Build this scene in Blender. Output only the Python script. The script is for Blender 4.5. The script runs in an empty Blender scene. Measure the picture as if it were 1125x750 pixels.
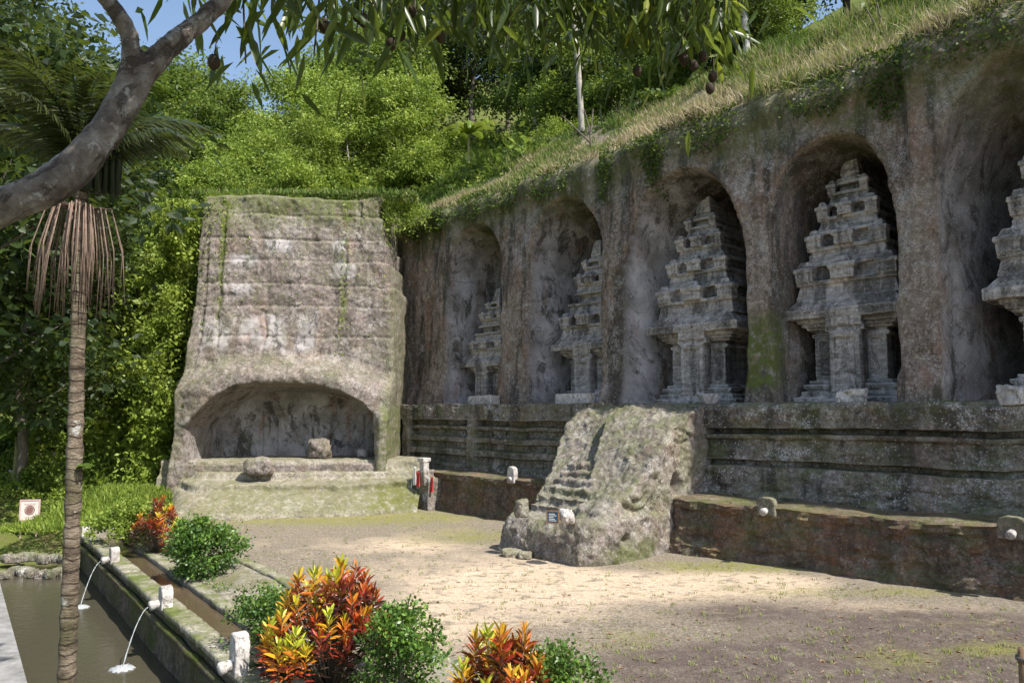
import bpy, math, random
import numpy as np
from mathutils import Vector, Matrix
R = math.radians
random.seed(7); rng = np.random.default_rng(11)
scn = bpy.context.scene
col = scn.collection

# ------------------------------------------------------------------ camera, sky, sun, exposure
PITCH = R(5.5); F = 800.0; CZ = 4.0
cam_d = bpy.data.cameras.new('camera'); cam = bpy.data.objects.new('camera', cam_d); col.objects.link(cam)
cam.location = (0, 0, CZ); cam.rotation_euler = (R(90) + PITCH, 0, 0)
cam_d.sensor_width = 36; cam_d.lens = F / 1125 * 36; cam_d.clip_start = 0.05; cam_d.clip_end = 1500
scn.camera = cam
SUN_AZ = R(-38)          # math azimuth (from +X), towards the sun
SUN_EL = R(53)
sv = Vector((math.cos(SUN_EL) * math.cos(SUN_AZ), math.cos(SUN_EL) * math.sin(SUN_AZ), math.sin(SUN_EL)))
w = bpy.data.worlds.new('World'); scn.world = w; w.use_nodes = True
nt = w.node_tree; bg = nt.nodes['Background']
sky = nt.nodes.new('ShaderNodeTexSky'); sky.sky_type = 'NISHITA'; sky.sun_disc = False
sky.sun_elevation = SUN_EL; sky.sun_rotation = R(90) - SUN_AZ
sky.air_density = 1.2; sky.dust_density = 1.5; sky.ozone_density = 1.0
nt.links.new(sky.outputs[0], bg.inputs[0]); bg.inputs[1].default_value = 0.12
sd = bpy.data.lights.new('sun', 'SUN'); sd.energy = 4.7; sd.angle = R(0.5); sd.color = (1, .955, .88)
so = bpy.data.objects.new('sun', sd); col.objects.link(so); so.rotation_euler = sv.to_track_quat('Z', 'Y').to_euler()
scn.view_settings.view_transform = 'Standard'; scn.view_settings.look = 'None'
scn.view_settings.exposure = 0.82; scn.view_settings.gamma = 1
scn.render.engine = 'CYCLES'

# ------------------------------------------------------------------ helpers
def ray(u, v):
    a = (u - 562.5) / F; b = (375 - v) / F
    return np.array([a, math.cos(PITCH) - b * math.sin(PITCH), math.sin(PITCH) + b * math.cos(PITCH)])
def G(u, v, z=0.0):
    r = ray(u, v); k = (z - CZ) / r[2]; return np.array([r[0] * k, r[1] * k, z])
def DY(u, v, Y):
    r = ray(u, v); k = Y / r[1]; return np.array([r[0] * k, Y, CZ + r[2] * k])
OC = np.array([-3.97, 31.4, 0.0]); dS = np.array([.695, -.719, 0.0]); dN = np.array([-.719, -.695, 0.0])
def L(s, n, z):
    s = np.asarray(s, float); n = np.asarray(n, float); z = np.asarray(z, float)
    s, n, z = np.broadcast_arrays(s, n, z)
    return np.stack([OC[0] + s * dS[0] + n * dN[0], OC[1] + s * dS[1] + n * dN[1], z], -1)
def SN(x, y):
    rx = x - OC[0]; ry = y - OC[1]
    return rx * dS[0] + ry * dS[1], rx * dN[0] + ry * dN[1]
def sm(a, b, x):
    t = np.clip((np.asarray(x, float) - a) / (b - a), 0, 1); return t * t * (3 - 2 * t)
def nrm(v): return v / (np.linalg.norm(v, axis=-1, keepdims=True) + 1e-9)

_perm = np.random.default_rng(3).random(65536)
def _h(i, j, k): return _perm[((i * 73856093) ^ (j * 19349663) ^ (k * 83492791)) & 65535]
def vnoise(p):
    p = np.asarray(p, float); f = np.floor(p); i = f.astype(np.int64); t = p - f; t = t * t * (3 - 2 * t)
    x, y, z = i[..., 0], i[..., 1], i[..., 2]; a, b, c = t[..., 0], t[..., 1], t[..., 2]
    def l(q, r, s_): return q * (1 - s_) + r * s_
    return l(l(l(_h(x, y, z), _h(x+1, y, z), a), l(_h(x, y+1, z), _h(x+1, y+1, z), a), b),
             l(l(_h(x, y, z+1), _h(x+1, y, z+1), a), l(_h(x, y+1, z+1), _h(x+1, y+1, z+1), a), b), c) * 2 - 1
def fbm(p, scale=1.0, octv=4, gain=.5, st=(1, 1, 1), off=0.0):
    p = np.asarray(p, float) * (np.array(st) * scale) + off
    r = 0; a = 1; t = 0
    for o in range(octv):
        r = r + a * vnoise(p + o * 17.3); t += a; a *= gain; p = p * 2.03
    return r / t

def tag(o, label=None, cat=None, group=None, kind=None):
    if label: o['label'] = label
    if cat: o['category'] = cat
    if group: o['group'] = group
    if kind: o['kind'] = kind
    return o
def empty(name, loc, rz=0, label=None, cat=None, group=None):
    o = bpy.data.objects.new(name, None); col.objects.link(o); o.location = tuple(loc); o.rotation_euler[2] = rz
    o.empty_display_size = .2
    return tag(o, label, cat, group)
def link(name, me, m, parent=None, origin=None):
    o = bpy.data.objects.new(name, me); col.objects.link(o)
    if m: me.materials.append(m)
    if origin is not None: o.location = tuple(origin)
    if parent is not None: o.parent = parent
    return o
def mk(name, V, Fc, m=None, parent=None, origin=None, smooth=True, attrs=None):
    """mesh from arrays; V local to the object (origin is subtracted when given and there is no parent)"""
    V = np.asarray(V, float).reshape(-1, 3)
    if origin is not None: V = V - np.asarray(origin, float)
    me = bpy.data.meshes.new(name)
    if isinstance(Fc, np.ndarray):
        k = Fc.shape[1]; n = len(Fc)
        me.vertices.add(len(V)); me.vertices.foreach_set('co', V.astype(np.float32).ravel())
        me.loops.add(n * k); me.loops.foreach_set('vertex_index', Fc.astype(np.int32).ravel())
        me.polygons.add(n); me.polygons.foreach_set('loop_start', np.arange(0, n * k, k, dtype=np.int32))
        me.update(calc_edges=True)
    else:
        me.from_pydata([tuple(v) for v in V], [], [tuple(f) for f in Fc]); me.update()
    me.polygons.foreach_set('use_smooth', np.full(len(me.polygons), smooth, dtype=bool))
    for k2, a in (attrs or {}).items():
        at = me.attributes.new(k2, 'FLOAT', 'POINT'); at.data.foreach_set('value', np.asarray(a, np.float32).ravel())
    me.validate()
    return link(name, me, m, parent, origin if parent is None else None) if parent is None else link(name, me, m, parent)
def grid_faces(nu, nv, flip=False):
    i = np.arange(nu - 1)[:, None]; j = np.arange(nv - 1)[None, :]
    a = (i * nv + j).ravel(); b = ((i + 1) * nv + j).ravel(); c = ((i + 1) * nv + j + 1).ravel(); d = (i * nv + j + 1).ravel()
    return np.stack([a, d, c, b] if flip else [a, b, c, d], 1)

class MB:
    """collects simple solids"""
    def __init__(s): s.v = []; s.f = []
    def add(s, V, Fc):
        k = len(s.v); s.v += [tuple(p) for p in V]; s.f += [tuple(i + k for i in f) for f in Fc]; return s
    def box(s, x0, x1, y0, y1, z0, z1, jit=0.0):
        V = [(x, y, z) for z in (z0, z1) for y in (y0, y1) for x in (x0, x1)]
        if jit: V = [tuple(c + random.uniform(-jit, jit) for c in p) for p in V]
        return s.add(V, [(0,2,3,1),(4,5,7,6),(0,1,5,4),(2,6,7,3),(0,4,6,2),(1,3,7,5)])
    def frust(s, x0, x1, y0, y1, z0, z1, ix, iy0, iy1=0):
        V = [(x0,y0,z0),(x1,y0,z0),(x1,y1,z0),(x0,y1,z0),(x0+ix,y0+iy0,z1),(x1-ix,y0+iy0,z1),(x1-ix,y1-iy1,z1),(x0+ix,y1-iy1,z1)]
        return s.add(V, [(3,2,1,0),(4,5,6,7),(0,1,5,4),(1,2,6,5),(2,3,7,6),(3,0,4,7)])
    def tube(s, pts, rad, k=8, cap=True):
        pts = [np.array(p, float) for p in pts]; n = len(pts)
        rad = list(rad) if hasattr(rad, '__len__') else [rad] * n
        V = []; up = np.array([0.13, .31, .94])
        for i, p in enumerate(pts):
            t = pts[min(i+1, n-1)] - pts[max(i-1, 0)]; t = t / (np.linalg.norm(t) + 1e-9)
            a = np.cross(t, up)
            if np.linalg.norm(a) < .2: a = np.cross(t, [1, 0, 0])
            a /= np.linalg.norm(a); b = np.cross(t, a); up = np.cross(a, t) if i else up
            for j in range(k):
                q = 2 * math.pi * j / k; V.append(p + rad[i] * (a * math.cos(q) + b * math.sin(q)))
        Fc = [(i*k+j, i*k+(j+1) % k, (i+1)*k+(j+1) % k, (i+1)*k+j) for i in range(n-1) for j in range(k)]
        if cap: Fc += [tuple(range(k))[::-1], tuple((n-1)*k + j for j in range(k))]
        return s.add(V, Fc)
    def arr(s): return np.array(s.v, float)
    def build(s, name, m, parent=None, origin=None, smooth=False):
        return mk(name, s.arr(), s.f, m, parent, origin, smooth)

def spline(P, n):
    P = [np.array(p, float) for p in P]; out = []
    Q = [2 * P[0] - P[1]] + P + [2 * P[-1] - P[-2]]
    for i in range(1, len(Q) - 2):
        for k in range(n):
            t = k / n; a, b, c, d = Q[i-1], Q[i], Q[i+1], Q[i+2]
            out.append(.5 * (2*b + (c-a)*t + (2*a-5*b+4*c-d)*t*t + (3*b-a-3*c+d)*t**3))
    out.append(P[-1]); return out

def remesh(mb, vox, noise=()):
    """voxel-union the solids of mb, displace along normals with stretched noise; returns V, F"""
    me = bpy.data.meshes.new('tmp'); me.from_pydata(mb.v, [], mb.f); me.update()
    o = bpy.data.objects.new('tmp', me); col.objects.link(o)
    m = o.modifiers.new('r', 'REMESH'); m.mode = 'VOXEL'; m.voxel_size = vox; m.adaptivity = 0
    dg = bpy.context.evaluated_depsgraph_get(); ev = o.evaluated_get(dg); e = ev.to_mesh()
    n = len(e.vertices); V = np.empty(n * 3); e.vertices.foreach_get('co', V); V = V.reshape(-1, 3)
    N = np.empty(n * 3); e.vertices.foreach_get('normal', N); N = N.reshape(-1, 3)
    k = len(e.polygons); li = np.empty(len(e.loops), np.int32); e.loops.foreach_get('vertex_index', li)
    lt = np.empty(k, np.int32); e.polygons.foreach_get('loop_total', lt)
    if (lt == 4).all(): Fc = li.reshape(-1, 4)
    else:
        Fc = []; q = 0
        for t in lt: Fc.append(tuple(int(x) for x in li[q:q+t])); q += t
    ev.to_mesh_clear(); bpy.data.objects.remove(o); bpy.data.meshes.remove(me)
    D = np.zeros(n)
    for amp, sc, st, octv in noise: D += amp * fbm(V, sc, octv, .55, st)
    return V + N * D[:, None], Fc

# ------------------------------------------------------------------ materials
class NT:
    def __init__(s, name):
        s.m = bpy.data.materials.new(name); s.m.use_nodes = True; s.t = s.m.node_tree; s.n = s.t.nodes; s.n.clear()
        s.out = s.n.new('ShaderNodeOutputMaterial'); s.geo = s.n.new('ShaderNodeNewGeometry')
        s.pos = s.geo.outputs['Position']
    def lk(s, a, b): s.t.links.new(a, b)
    def val(s, sock, x):
        if hasattr(x, 'is_output') or isinstance(x, bpy.types.NodeSocket): s.lk(x, sock)
        else: sock.default_value = x
    def scale(s, v3):
        n = s.n.new('ShaderNodeVectorMath'); n.operation = 'MULTIPLY'; s.lk(s.pos, n.inputs[0]); n.inputs[1].default_value = v3; return n.outputs[0]
    def noise(s, sc, det=4, rough=.6, vec=None, dist=0):
        n = s.n.new('ShaderNodeTexNoise'); n.inputs['Scale'].default_value = sc; n.inputs['Detail'].default_value = det
        n.inputs['Roughness'].default_value = rough; n.inputs['Distortion'].default_value = dist
        s.lk(vec if vec is not None else s.pos, n.inputs['Vector']); return n.outputs['Fac']
    def voro(s, sc, vec=None):
        n = s.n.new('ShaderNodeTexVoronoi'); n.inputs['Scale'].default_value = sc; s.lk(vec if vec is not None else s.pos, n.inputs['Vector']); return n.outputs['Distance']
    def ramp(s, fac, stops, interp='LINEAR'):
        n = s.n.new('ShaderNodeValToRGB'); cr = n.color_ramp; cr.interpolation = interp
        while len(cr.elements) < len(stops): cr.elements.new(.5)
        for e, (p, c) in zip(cr.elements, stops):
            e.position = p; e.color = (c, c, c, 1) if not hasattr(c, '__len__') else (*c, 1)
        s.val(n.inputs[0], fac); return n.outputs[0]
    def mix(s, f, a, b, mode='MIX'):
        n = s.n.new('ShaderNodeMix'); n.data_type = 'RGBA'; n.blend_type = mode
        s.val(n.inputs[0], f)
        for i, x in ((6, a), (7, b)):
            if isinstance(x, tuple): n.inputs[i].default_value = (*x, 1)
            else: s.lk(x, n.inputs[i])
        return n.outputs[2]
    def math(s, op, a, b=0.0, clamp=False):
        n = s.n.new('ShaderNodeMath'); n.operation = op; n.use_clamp = clamp; s.val(n.inputs[0], a); s.val(n.inputs[1], b); return n.outputs[0]
    def attr(s, name):
        n = s.n.new('ShaderNodeAttribute'); n.attribute_name = name; return n.outputs['Fac']
    def up(s):
        n = s.n.new('ShaderNodeSeparateXYZ'); s.lk(s.geo.outputs['Normal'], n.inputs[0]); return n.outputs[2]
    def bump(s, h, strength=.5, dist=.05):
        n = s.n.new('ShaderNodeBump'); n.inputs['Strength'].default_value = strength; n.inputs['Distance'].default_value = dist; s.lk(h, n.inputs['Height']); return n.outputs[0]
    def bsdf(s, colr, rough=.9, nor=None, spec=.25, **kw):
        b = s.n.new('ShaderNodeBsdfPrincipled'); s.val(b.inputs['Base Color'], (*colr, 1) if isinstance(colr, tuple) else colr)
        s.val(b.inputs['Roughness'], rough); b.inputs['Specular IOR Level'].default_value = spec
        if nor is not None: s.lk(nor, b.inputs['Normal'])
        for k, x in kw.items(): s.val(b.inputs[k], x)
        s.lk(b.outputs[0], s.out.inputs[0]); return b

def rock(name, c=((.13,.11,.095),(.24,.205,.18),(.36,.32,.29)), moss=.35, lichen=.5, dark=.5, red=.25, mossattr=False, mosscol=(.105,.125,.035), bumpd=.08, strat=1.0, inner=False, algae=False, wear=0.0):
    n = NT(name)
    base = n.ramp(n.noise(.55, 6, .62), [(.32, c[0]), (.5, c[1]), (.68, c[2])])
    fine = n.noise(7, 5, .7)
    base = n.mix(.6, base, n.ramp(fine, [(.36, tuple(x * .55 for x in c[1])), (.5, c[1]), (.64, tuple(min(1, x * 1.15) for x in c[2]))]), 'MIX')
    grain = n.noise(19, 5, .8, n.scale((1, 1, strat)))
    base = n.mix(1.0, base, n.ramp(grain, [(.36, .62), (.5, 1.), (.64, 1.3)]), 'MULTIPLY')
    if strat > 1: base = n.mix(1.0, base, n.ramp(n.noise(1.6, 7, .7, n.scale((.6, .6, 5))), [(.36, .6), (.5, 1.), (.64, 1.25)]), 'MULTIPLY')
    # reddish weathering
    base = n.mix(n.math('MULTIPLY', n.ramp(n.noise(.9, 5, .6, n.scale((1, 1, .45))), [(.5, 0.), (.66, 1.)]), red), base, (.26, .12, .07))
    # dark algae running down
    st = n.noise(1.1, 6, .65, n.scale((1.3, 1.3, .16)))
    base = n.mix(n.math('MULTIPLY', n.ramp(st, [(.49, 0.), (.57, 1.)]), dark), base, (.035, .032, .028))
    if inner:
        ic = n.mix(n.ramp(n.noise(.9, 6, .65), [(.38, 0.), (.62, 1.)]), (.25,.225,.22), (.50,.465,.47))
        ic = n.mix(n.math('MULTIPLY', n.ramp(n.noise(1.5, 6, .7, n.scale((1, 1, .5)), .6), [(.53, 0.), (.60, 1.)]), .8), ic, (.045,.038,.034))
        ic = n.mix(n.math('MULTIPLY', n.ramp(n.noise(1.1, 5, .6, n.scale((1.2, 1.2, .3))), [(.56, 0.), (.66, 1.)]), .5), ic, (.27,.12,.065))
        base = n.mix(n.attr('inner'), base, ic)
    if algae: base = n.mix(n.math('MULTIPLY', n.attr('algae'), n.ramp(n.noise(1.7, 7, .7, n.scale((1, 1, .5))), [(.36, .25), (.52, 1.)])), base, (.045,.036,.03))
    ck = n.ramp(n.noise(.75, 7, .62, n.scale((1, 1, .8)), .8), [(.487, 0.), (.497, 1.), (.503, 1.), (.513, 0.)])
    base = n.mix(n.math('MULTIPLY', ck, .6), base, (.04,.034,.03))
    # pale lichen crust, in patches
    lf = n.math('MULTIPLY', n.ramp(n.noise(2.1, 8, .75), [(.50, 0.), (.57, 1.)]), n.ramp(n.noise(24, 5, .85), [(.47, 0.), (.55, 1.)]))
    lf = n.math('MULTIPLY', lf, n.ramp(n.noise(.6, 4, .6), [(.42, .12), (.58, 1.)]))
    if inner: lf = n.math('MULTIPLY', lf, n.math('SUBTRACT', 1.0, n.math('MULTIPLY', n.attr('inner'), .75)))
    base = n.mix(n.math('MULTIPLY', lf, lichen), base, (.58, .56, .54))
    sp = n.math('MULTIPLY', n.ramp(n.voro(11), [(.12, 1.), (.24, 0.)]), n.ramp(n.noise(1.3, 3), [(.38, 0.), (.6, 1.)]))
    base = n.mix(n.math('MULTIPLY', sp, lichen), base, (.62, .60, .56))
    pit = n.ramp(n.voro(17, n.scale((1, 1, .7))), [(.10, 1.), (.2, 0.)])
    base = n.mix(n.math('MULTIPLY', pit, .55), base, (.05, .043, .038))
    # moss
    mf = n.ramp(n.noise(1.0, 7, .7), [(.46, 0.), (.62, 1.)])
    upm = n.ramp(n.up(), [(.25, 0.), (.75, .9)])
    mm = n.math('ADD', n.math('MULTIPLY', mf, moss), n.math('MULTIPLY', n.math('MULTIPLY', upm, moss), n.ramp(n.noise(2.3, 5), [(.35, .15), (.6, 1.)])), True)
    if mossattr: mm = n.math('MAXIMUM', mm, n.math('MULTIPLY', n.attr('moss'), n.ramp(n.noise(3.2, 6, .7), [(.34, .05), (.52, 1.)])), True)
    mc = n.mix(n.noise(5, 5, .7), tuple(x * .45 for x in mosscol), tuple(x * 1.5 for x in mosscol))
    base = n.mix(mm, base, mc)
    if wear:
        pw_ = n.ramp(n.geo.outputs['Pointiness'], [(.505, 0.), (.56, 1.)])
        base = n.mix(n.math('MULTIPLY', pw_, wear), base, (.62,.585,.545))
    h = n.math('ADD', n.math('MULTIPLY', n.noise(3.5, 8, .65), 1.0), n.math('MULTIPLY', n.noise(22, 4, .7), .35))
    h = n.math('SUBTRACT', h, n.math('MULTIPLY', pit, .25))
    n.bsdf(base, .95, n.bump(h, .9, bumpd), .15)
    return n.m

def leafmat(name, stops, trans=.35, rough=.5, objvar=.25, gloss=.3):
    n = NT(name)
    c = n.ramp(n.attr('var'), stops)
    oi = n.n.new('ShaderNodeObjectInfo')
    c = n.mix(n.math('MULTIPLY', oi.outputs['Random'], objvar), c, n.mix(.5, c, (.16, .17, .03)))
    c = n.mix(n.ramp(n.noise(.5, 3), [(.35, 0.), (.65, .4)]), c, n.mix(.6, c, (.02, .05, .015)))
    b = n.bsdf(c, rough, None, gloss)
    t = n.n.new('ShaderNodeBsdfTranslucent')
    n.lk(n.mix(.35, c, (.30, .38, .04)), t.inputs[0])
    ms = n.n.new('ShaderNodeMixShader'); ms.inputs[0].default_value = trans
    n.lk(b.outputs[0], ms.inputs[1]); n.lk(t.outputs[0], ms.inputs[2]); n.lk(ms.outputs[0], n.out.inputs[0])
    return n.m
def plain(name, c, rough=.8, var=.3, sc=8, bumpd=.01, spec=.3):
    n = NT(name)
    b = n.ramp(n.noise(sc, 6, .7), [(.3, tuple(x * (1 - var) for x in c)), (.7, tuple(min(1, x * (1 + var)) for x in c))])
    n.bsdf(b, rough, n.bump(n.noise(sc * 3, 5, .7), .6, bumpd), spec); return n.m

M = {}
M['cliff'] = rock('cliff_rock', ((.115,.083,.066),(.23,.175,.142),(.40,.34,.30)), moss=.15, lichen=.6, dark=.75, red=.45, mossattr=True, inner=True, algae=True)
M['face'] = rock('rock_face', ((.105,.086,.077),(.20,.165,.148),(.34,.295,.27)), moss=.25, lichen=.5, dark=.3, red=.15, mossattr=True, inner=True)
M['candi'] = rock('shrine_stone', ((.18,.152,.138),(.36,.318,.295),(.54,.49,.455)), moss=.06, lichen=.45, dark=.7, red=.06, bumpd=.05, strat=2.5, wear=.45)
M['ledge'] = rock('ledge_stone', ((.09,.078,.065),(.17,.148,.128),(.30,.275,.25)), moss=.42, lichen=.95, dark=.75, red=.2, wear=.06)
M['basin'] = rock('basin_stone', ((.07,.05,.04),(.135,.095,.075),(.23,.17,.135)), moss=.38, lichen=.3, dark=.4, red=.5)
M['stair'] = rock('stair_stone', ((.11,.09,.075),(.205,.175,.152),(.33,.295,.27)), moss=.36, lichen=.62, dark=.12, red=.18, mossattr=True)
M['terrace'] = rock('terrace_stone', ((.16,.14,.11),(.27,.24,.19),(.40,.36,.31)), moss=.38, lichen=.6, dark=.12, red=.1, mossattr=True, mosscol=(.13,.135,.045))
M['poolwall'] = rock('pool_wall_stone', ((.05,.045,.03),(.11,.09,.06),(.2,.17,.12)), moss=.75, lichen=.15, dark=.3, red=.3, mosscol=(.075,.09,.02))
M['kerb'] = rock('kerb_stone', ((.15,.135,.105),(.29,.26,.21),(.45,.41,.35)), moss=.6, lichen=.4, dark=.1, red=.1, bumpd=.02)
M['spout'] = rock('spout_stone', ((.3,.27,.25),(.45,.41,.39),(.62,.58,.55)), moss=.12, lichen=.5, dark=.15, red=.12, bumpd=.02)
M['darkspout'] = rock('dark_spout_stone', ((.10,.085,.07),(.17,.15,.12),(.28,.25,.21)), moss=.4, lichen=.4, dark=.2, red=.2, bumpd=.02)
g1 = [(0., (.018,.036,.009)), (.5, (.055,.10,.018)), (1., (.15,.21,.034))]
g2 = [(0., (.08,.135,.02)), (.5, (.25,.35,.05)), (1., (.46,.54,.11))]
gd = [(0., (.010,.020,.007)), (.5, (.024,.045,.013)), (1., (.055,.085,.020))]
M['leaf'] = leafmat('leaf_green', g1); M['leafb'] = leafmat('leaf_bright', g2, .42); M['leafd'] = leafmat('leaf_dark', gd)
M['leafm'] = leafmat('leaf_mid', [(0., (.035,.065,.013)), (.5, (.13,.205,.033)), (1., (.28,.36,.06))], .4)
M['bark'] = plain('bark', (.13,.11,.09), .9, .45, 6, .03)
M['palebark'] = plain('pale_bark', (.34,.31,.27), .9, .4, 5, .02)

# ------------------------------------------------------------------ leaves
def quads(P, D, Lh, W, roll=None, bend=0.0):
    n = len(P); D = nrm(D); r = rng.normal(size=(n, 3)) if roll is None else roll
    S = nrm(np.cross(D, r)); Lh = np.broadcast_to(Lh, n)[:, None]; W = np.broadcast_to(W, n)[:, None]
    mid = P + D * Lh * .45; tip = P + D * Lh; tip[:, 2] -= bend * Lh[:, 0]
    V = np.stack([P, mid + S * W, tip, mid - S * W], 1).reshape(-1, 3)
    return V, np.arange(4 * n).reshape(n, 4)
def hexa(P, D, Lh, W, roll=None, bend=0.0):
    n = len(P); D = nrm(D); r = rng.normal(size=(n, 3)) if roll is None else roll
    S = nrm(np.cross(D, r)); U = np.cross(S, D); Lh = np.broadcast_to(Lh, n)[:, None]; W = np.broadcast_to(W, n)[:, None]
    g = lambda f: P + D * Lh * f - np.array([0, 0, 1.]) * bend * Lh * f * f
    m1, m2 = g(.32) + U * W * .45, g(.7) + U * W * .35
    V = np.stack([P, m1 + S * W * .95, m2 + S * W * .72, g(1.), m2 - S * W * .72, m1 - S * W * .95, g(.33), g(.7)], 1).reshape(-1, 3)
    q = np.arange(n)[:, None] * 8
    Fc = np.concatenate([q + np.array([[0, 6, 1, 1]]), q + np.array([[6, 7, 2, 1]]), q + np.array([[7, 3, 2, 2]]), q + np.array([[0, 5, 6, 6]]), q + np.array([[6, 5, 4, 7]]), q + np.array([[7, 4, 3, 3]])], 0)
    return V, [tuple(dict.fromkeys(f)) for f in Fc.tolist()]
def leaf_hex(name, P, D, Lh, W, var, m, parent=None, bend=.1):
    V, Fc = hexa(np.asarray(P, float), np.asarray(D, float), Lh, W, None, bend)
    return mk(name, V, Fc, m, parent, None, True, {'var': np.repeat(np.clip(var, 0, 1), 8)})
def leaf_mesh(name, P, D, Lh, W, var, m, parent=None, origin=None, roll=None, bend=0.0):
    V, Fc = quads(np.asarray(P, float), np.asarray(D, float), Lh, W, roll, bend)
    return mk(name, V, Fc, m, parent, origin, False, {'var': np.repeat(np.clip(var, 0, 1), 4)})
def clumps(K, per, rad, ell, cr, hollow=.55):
    """K clump centres in an ellipsoid, `per` leaves each: returns P, D, v"""
    c = nrm(rng.normal(size=(K, 3))) * (rng.uniform(hollow, 1, (K, 1))); c = c * np.array(ell)
    c = c * (1 + .25 * fbm(c, .6 / max(ell) * 3, 2)[:, None])
    rr = rng.uniform(.6, 1.3, (K, 1)) * cr
    C = np.repeat(c, per, 0); RR = np.repeat(rr, per, 0)
    g = rng.normal(size=(K * per, 3)) * np.array([.5, .5, .3]); P = C + g * RR
    D = nrm(g * np.array([1, 1, .6]) + .5 * nrm(C) + rng.normal(size=P.shape) * .5 + np.array([0, 0, .1]))
    v = .45 + .25 * np.repeat(rng.normal(size=K), per) + .18 * rng.normal(size=K * per)
    return P, D, v

# ------------------------------------------------------------------ terrain
def hill(x, y):
    x = np.asarray(x, float); y = np.asarray(y, float); s, n = SN(x, y); b = -n
    # above the niche cliff
    zc = np.where(b < 6.2, -3., np.where(b < 8, 18.6 - (8 - b) * .86 - 1.2, 17.4 + .12 * (b - 8) + .5 * np.clip(b - 12, 0, 200)))
    zr = np.where(y < 34.6, 5., 13.7 + .16 * (y - 35) + .40 * np.clip(y - 38, 0, 200))
    wr = sm(-4.5, -1, s + 6.5)                       # 0 left/behind rock face, 1 behind cliff
    z = zr * (1 - wr) + zc * wr
    zb = -1.0 + 15 * sm(31., 38.5, y) + .4 * np.clip(y - 38, 0, 200)   # vine bank
    zg = np.where(y < 24, -.9, -.9 + .22 * (y - 24)) + .62 * np.clip(y - 40, 0, 28)   # garden slope
    w1 = sm(-15.2, -14.2, x); z = zb * (1 - w1) + z * w1
    w2 = sm(-21., -17.5, x + .35 * (y - 34)); z = zg * (1 - w2) + z * w2
    p = np.stack([x, y, 0 * x], -1)
    z = z + fbm(p, .22, 3) * 1.1 * sm(36, 44, y) + fbm(p, .8, 3) * .15
    return z
xs = np.arange(-75, 76, .8); ys = np.arange(23, 125, .7)
X, Y = np.meshgrid(xs, ys, indexing='ij'); Z = hill(X, Y)
_s, _n = SN(X, Y)
Z = np.where((_n > -4.4) & (X > -6), -3., Z); Z = np.where((X > -14.3) & (X <= -6) & (Y < 34.4), -3, Z)
Z = np.where((_n > -3) & (Y < 31) & (X > -14.3), -3, Z)
ng = NT('hill_soil')
ng.bsdf(ng.ramp(ng.noise(.8, 7, .7), [(.3, (.04,.055,.014)), (.5, (.10,.125,.028)), (.7, (.15,.12,.06))]), .95, ng.bump(ng.noise(5, 6, .7), .8, .1), .1)
tag(mk('hillside', np.stack([X, Y, Z], -1), grid_faces(len(xs), len(ys)), ng.m), kind='structure')
n = NT('earth'); n.bsdf(n.ramp(n.noise(.3, 6), [(.35, (.05,.06,.02)), (.65, (.1,.09,.05))]), .95)
tag(mk('ground', [(-700,-700,-3.2),(700,-700,-3.2),(700,700,-3.2),(-700,700,-3.2)], [(0,1,2,3)], n.m), kind='structure')

# pool frame
W0 = G(253, 729, .15); W1 = G(90, 585, .15); pw = (W1 - W0); PL = np.linalg.norm(pw); pw /= PL; pe = np.array([pw[1], -pw[0], 0.])
def PP(t, e, z):
    t, e, z = np.broadcast_arrays(np.asarray(t, float), np.asarray(e, float), np.asarray(z, float))
    return np.stack([W0[0] + t * pw[0] + e * pe[0], W0[1] + t * pw[1] + e * pe[1], z], -1)
def PTE(x, y):
    rx = x - W0[0]; ry = y - W0[1]; return rx * pw[0] + ry * pw[1], rx * pe[0] + ry * pe[1]

# courtyard
xs = np.arange(-17, 24, .13); ys = np.arange(-8, 36.5, .13)
X, Y = np.meshgrid(xs, ys, indexing='ij'); p = np.stack([X, Y, 0 * X], -1)
t_, e_ = PTE(X, Y)
Z = .05 * fbm(p, .5, 4) + .012 * fbm(p, 3, 3) + 2.4 * sm(6, 1.5, Y)
Z = np.where(e_ < 1.45, -2.9, Z)
def blob(u, v, ru, rv, rot=0):     # soft patch on the ground around a spot
    c = G(u, v); c2 = G(u + ru, v); c3 = G(u, v + rv); a = abs(c2[0] - c[0]); b = abs(c3[1] - c[1])
    dx = X - c[0]; dy = Y - c[1]; q = rot; ddx = dx * math.cos(q) + dy * math.sin(q); ddy = -dx * math.sin(q) + dy * math.cos(q)
    return np.exp(-((ddx / a) ** 2 + (ddy / b) ** 2))
nz = fbm(p, .35, 5, .6); nz2 = fbm(p, 1.4, 5, .65, off=40.)
sand = .45 * blob(520, 640, 170, 40) + 1.3 * blob(780, 640, 130, 14) + 1.0 * blob(600, 640, 110, 25) + .9 * blob(450, 690, 130, 35) + .75 * blob(430, 600, 110, 12) + .5 * blob(960, 668, 120, 8)
sand = np.clip(1.3 * sand + .7 * nz + .6 * nz2 - .1, 0, 1)
mossg = 1.1 * blob(420, 568, 110, 9) + 1.0 * blob(330, 565, 80, 9) + 1.1 * blob(820, 622, 120, 7) + .8 * blob(520, 590, 60, 9) + .6 * blob(980, 720, 60, 18) + .7 * blob(1090, 715, 60, 10) + .7 * blob(1000, 650, 150, 6) + .4 * blob(700, 700, 50, 20)
mossg = np.clip(1.35 * mossg + .6 * nz2 + .4 * nz - .12, 0, 1)
soil = 1.5 * blob(960, 735, 210, 42) + 1.2 * blob(1050, 690, 150, 24) + .9 * blob(760, 735, 90, 30) + .8 * blob(820, 672, 90, 12)
soil = np.clip(1.6 * soil + .5 * nz2 + .5 * nz - .15, 0, 1)
n = NT('courtyard_ground')
fine = n.noise(14, 6, .75)
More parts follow.
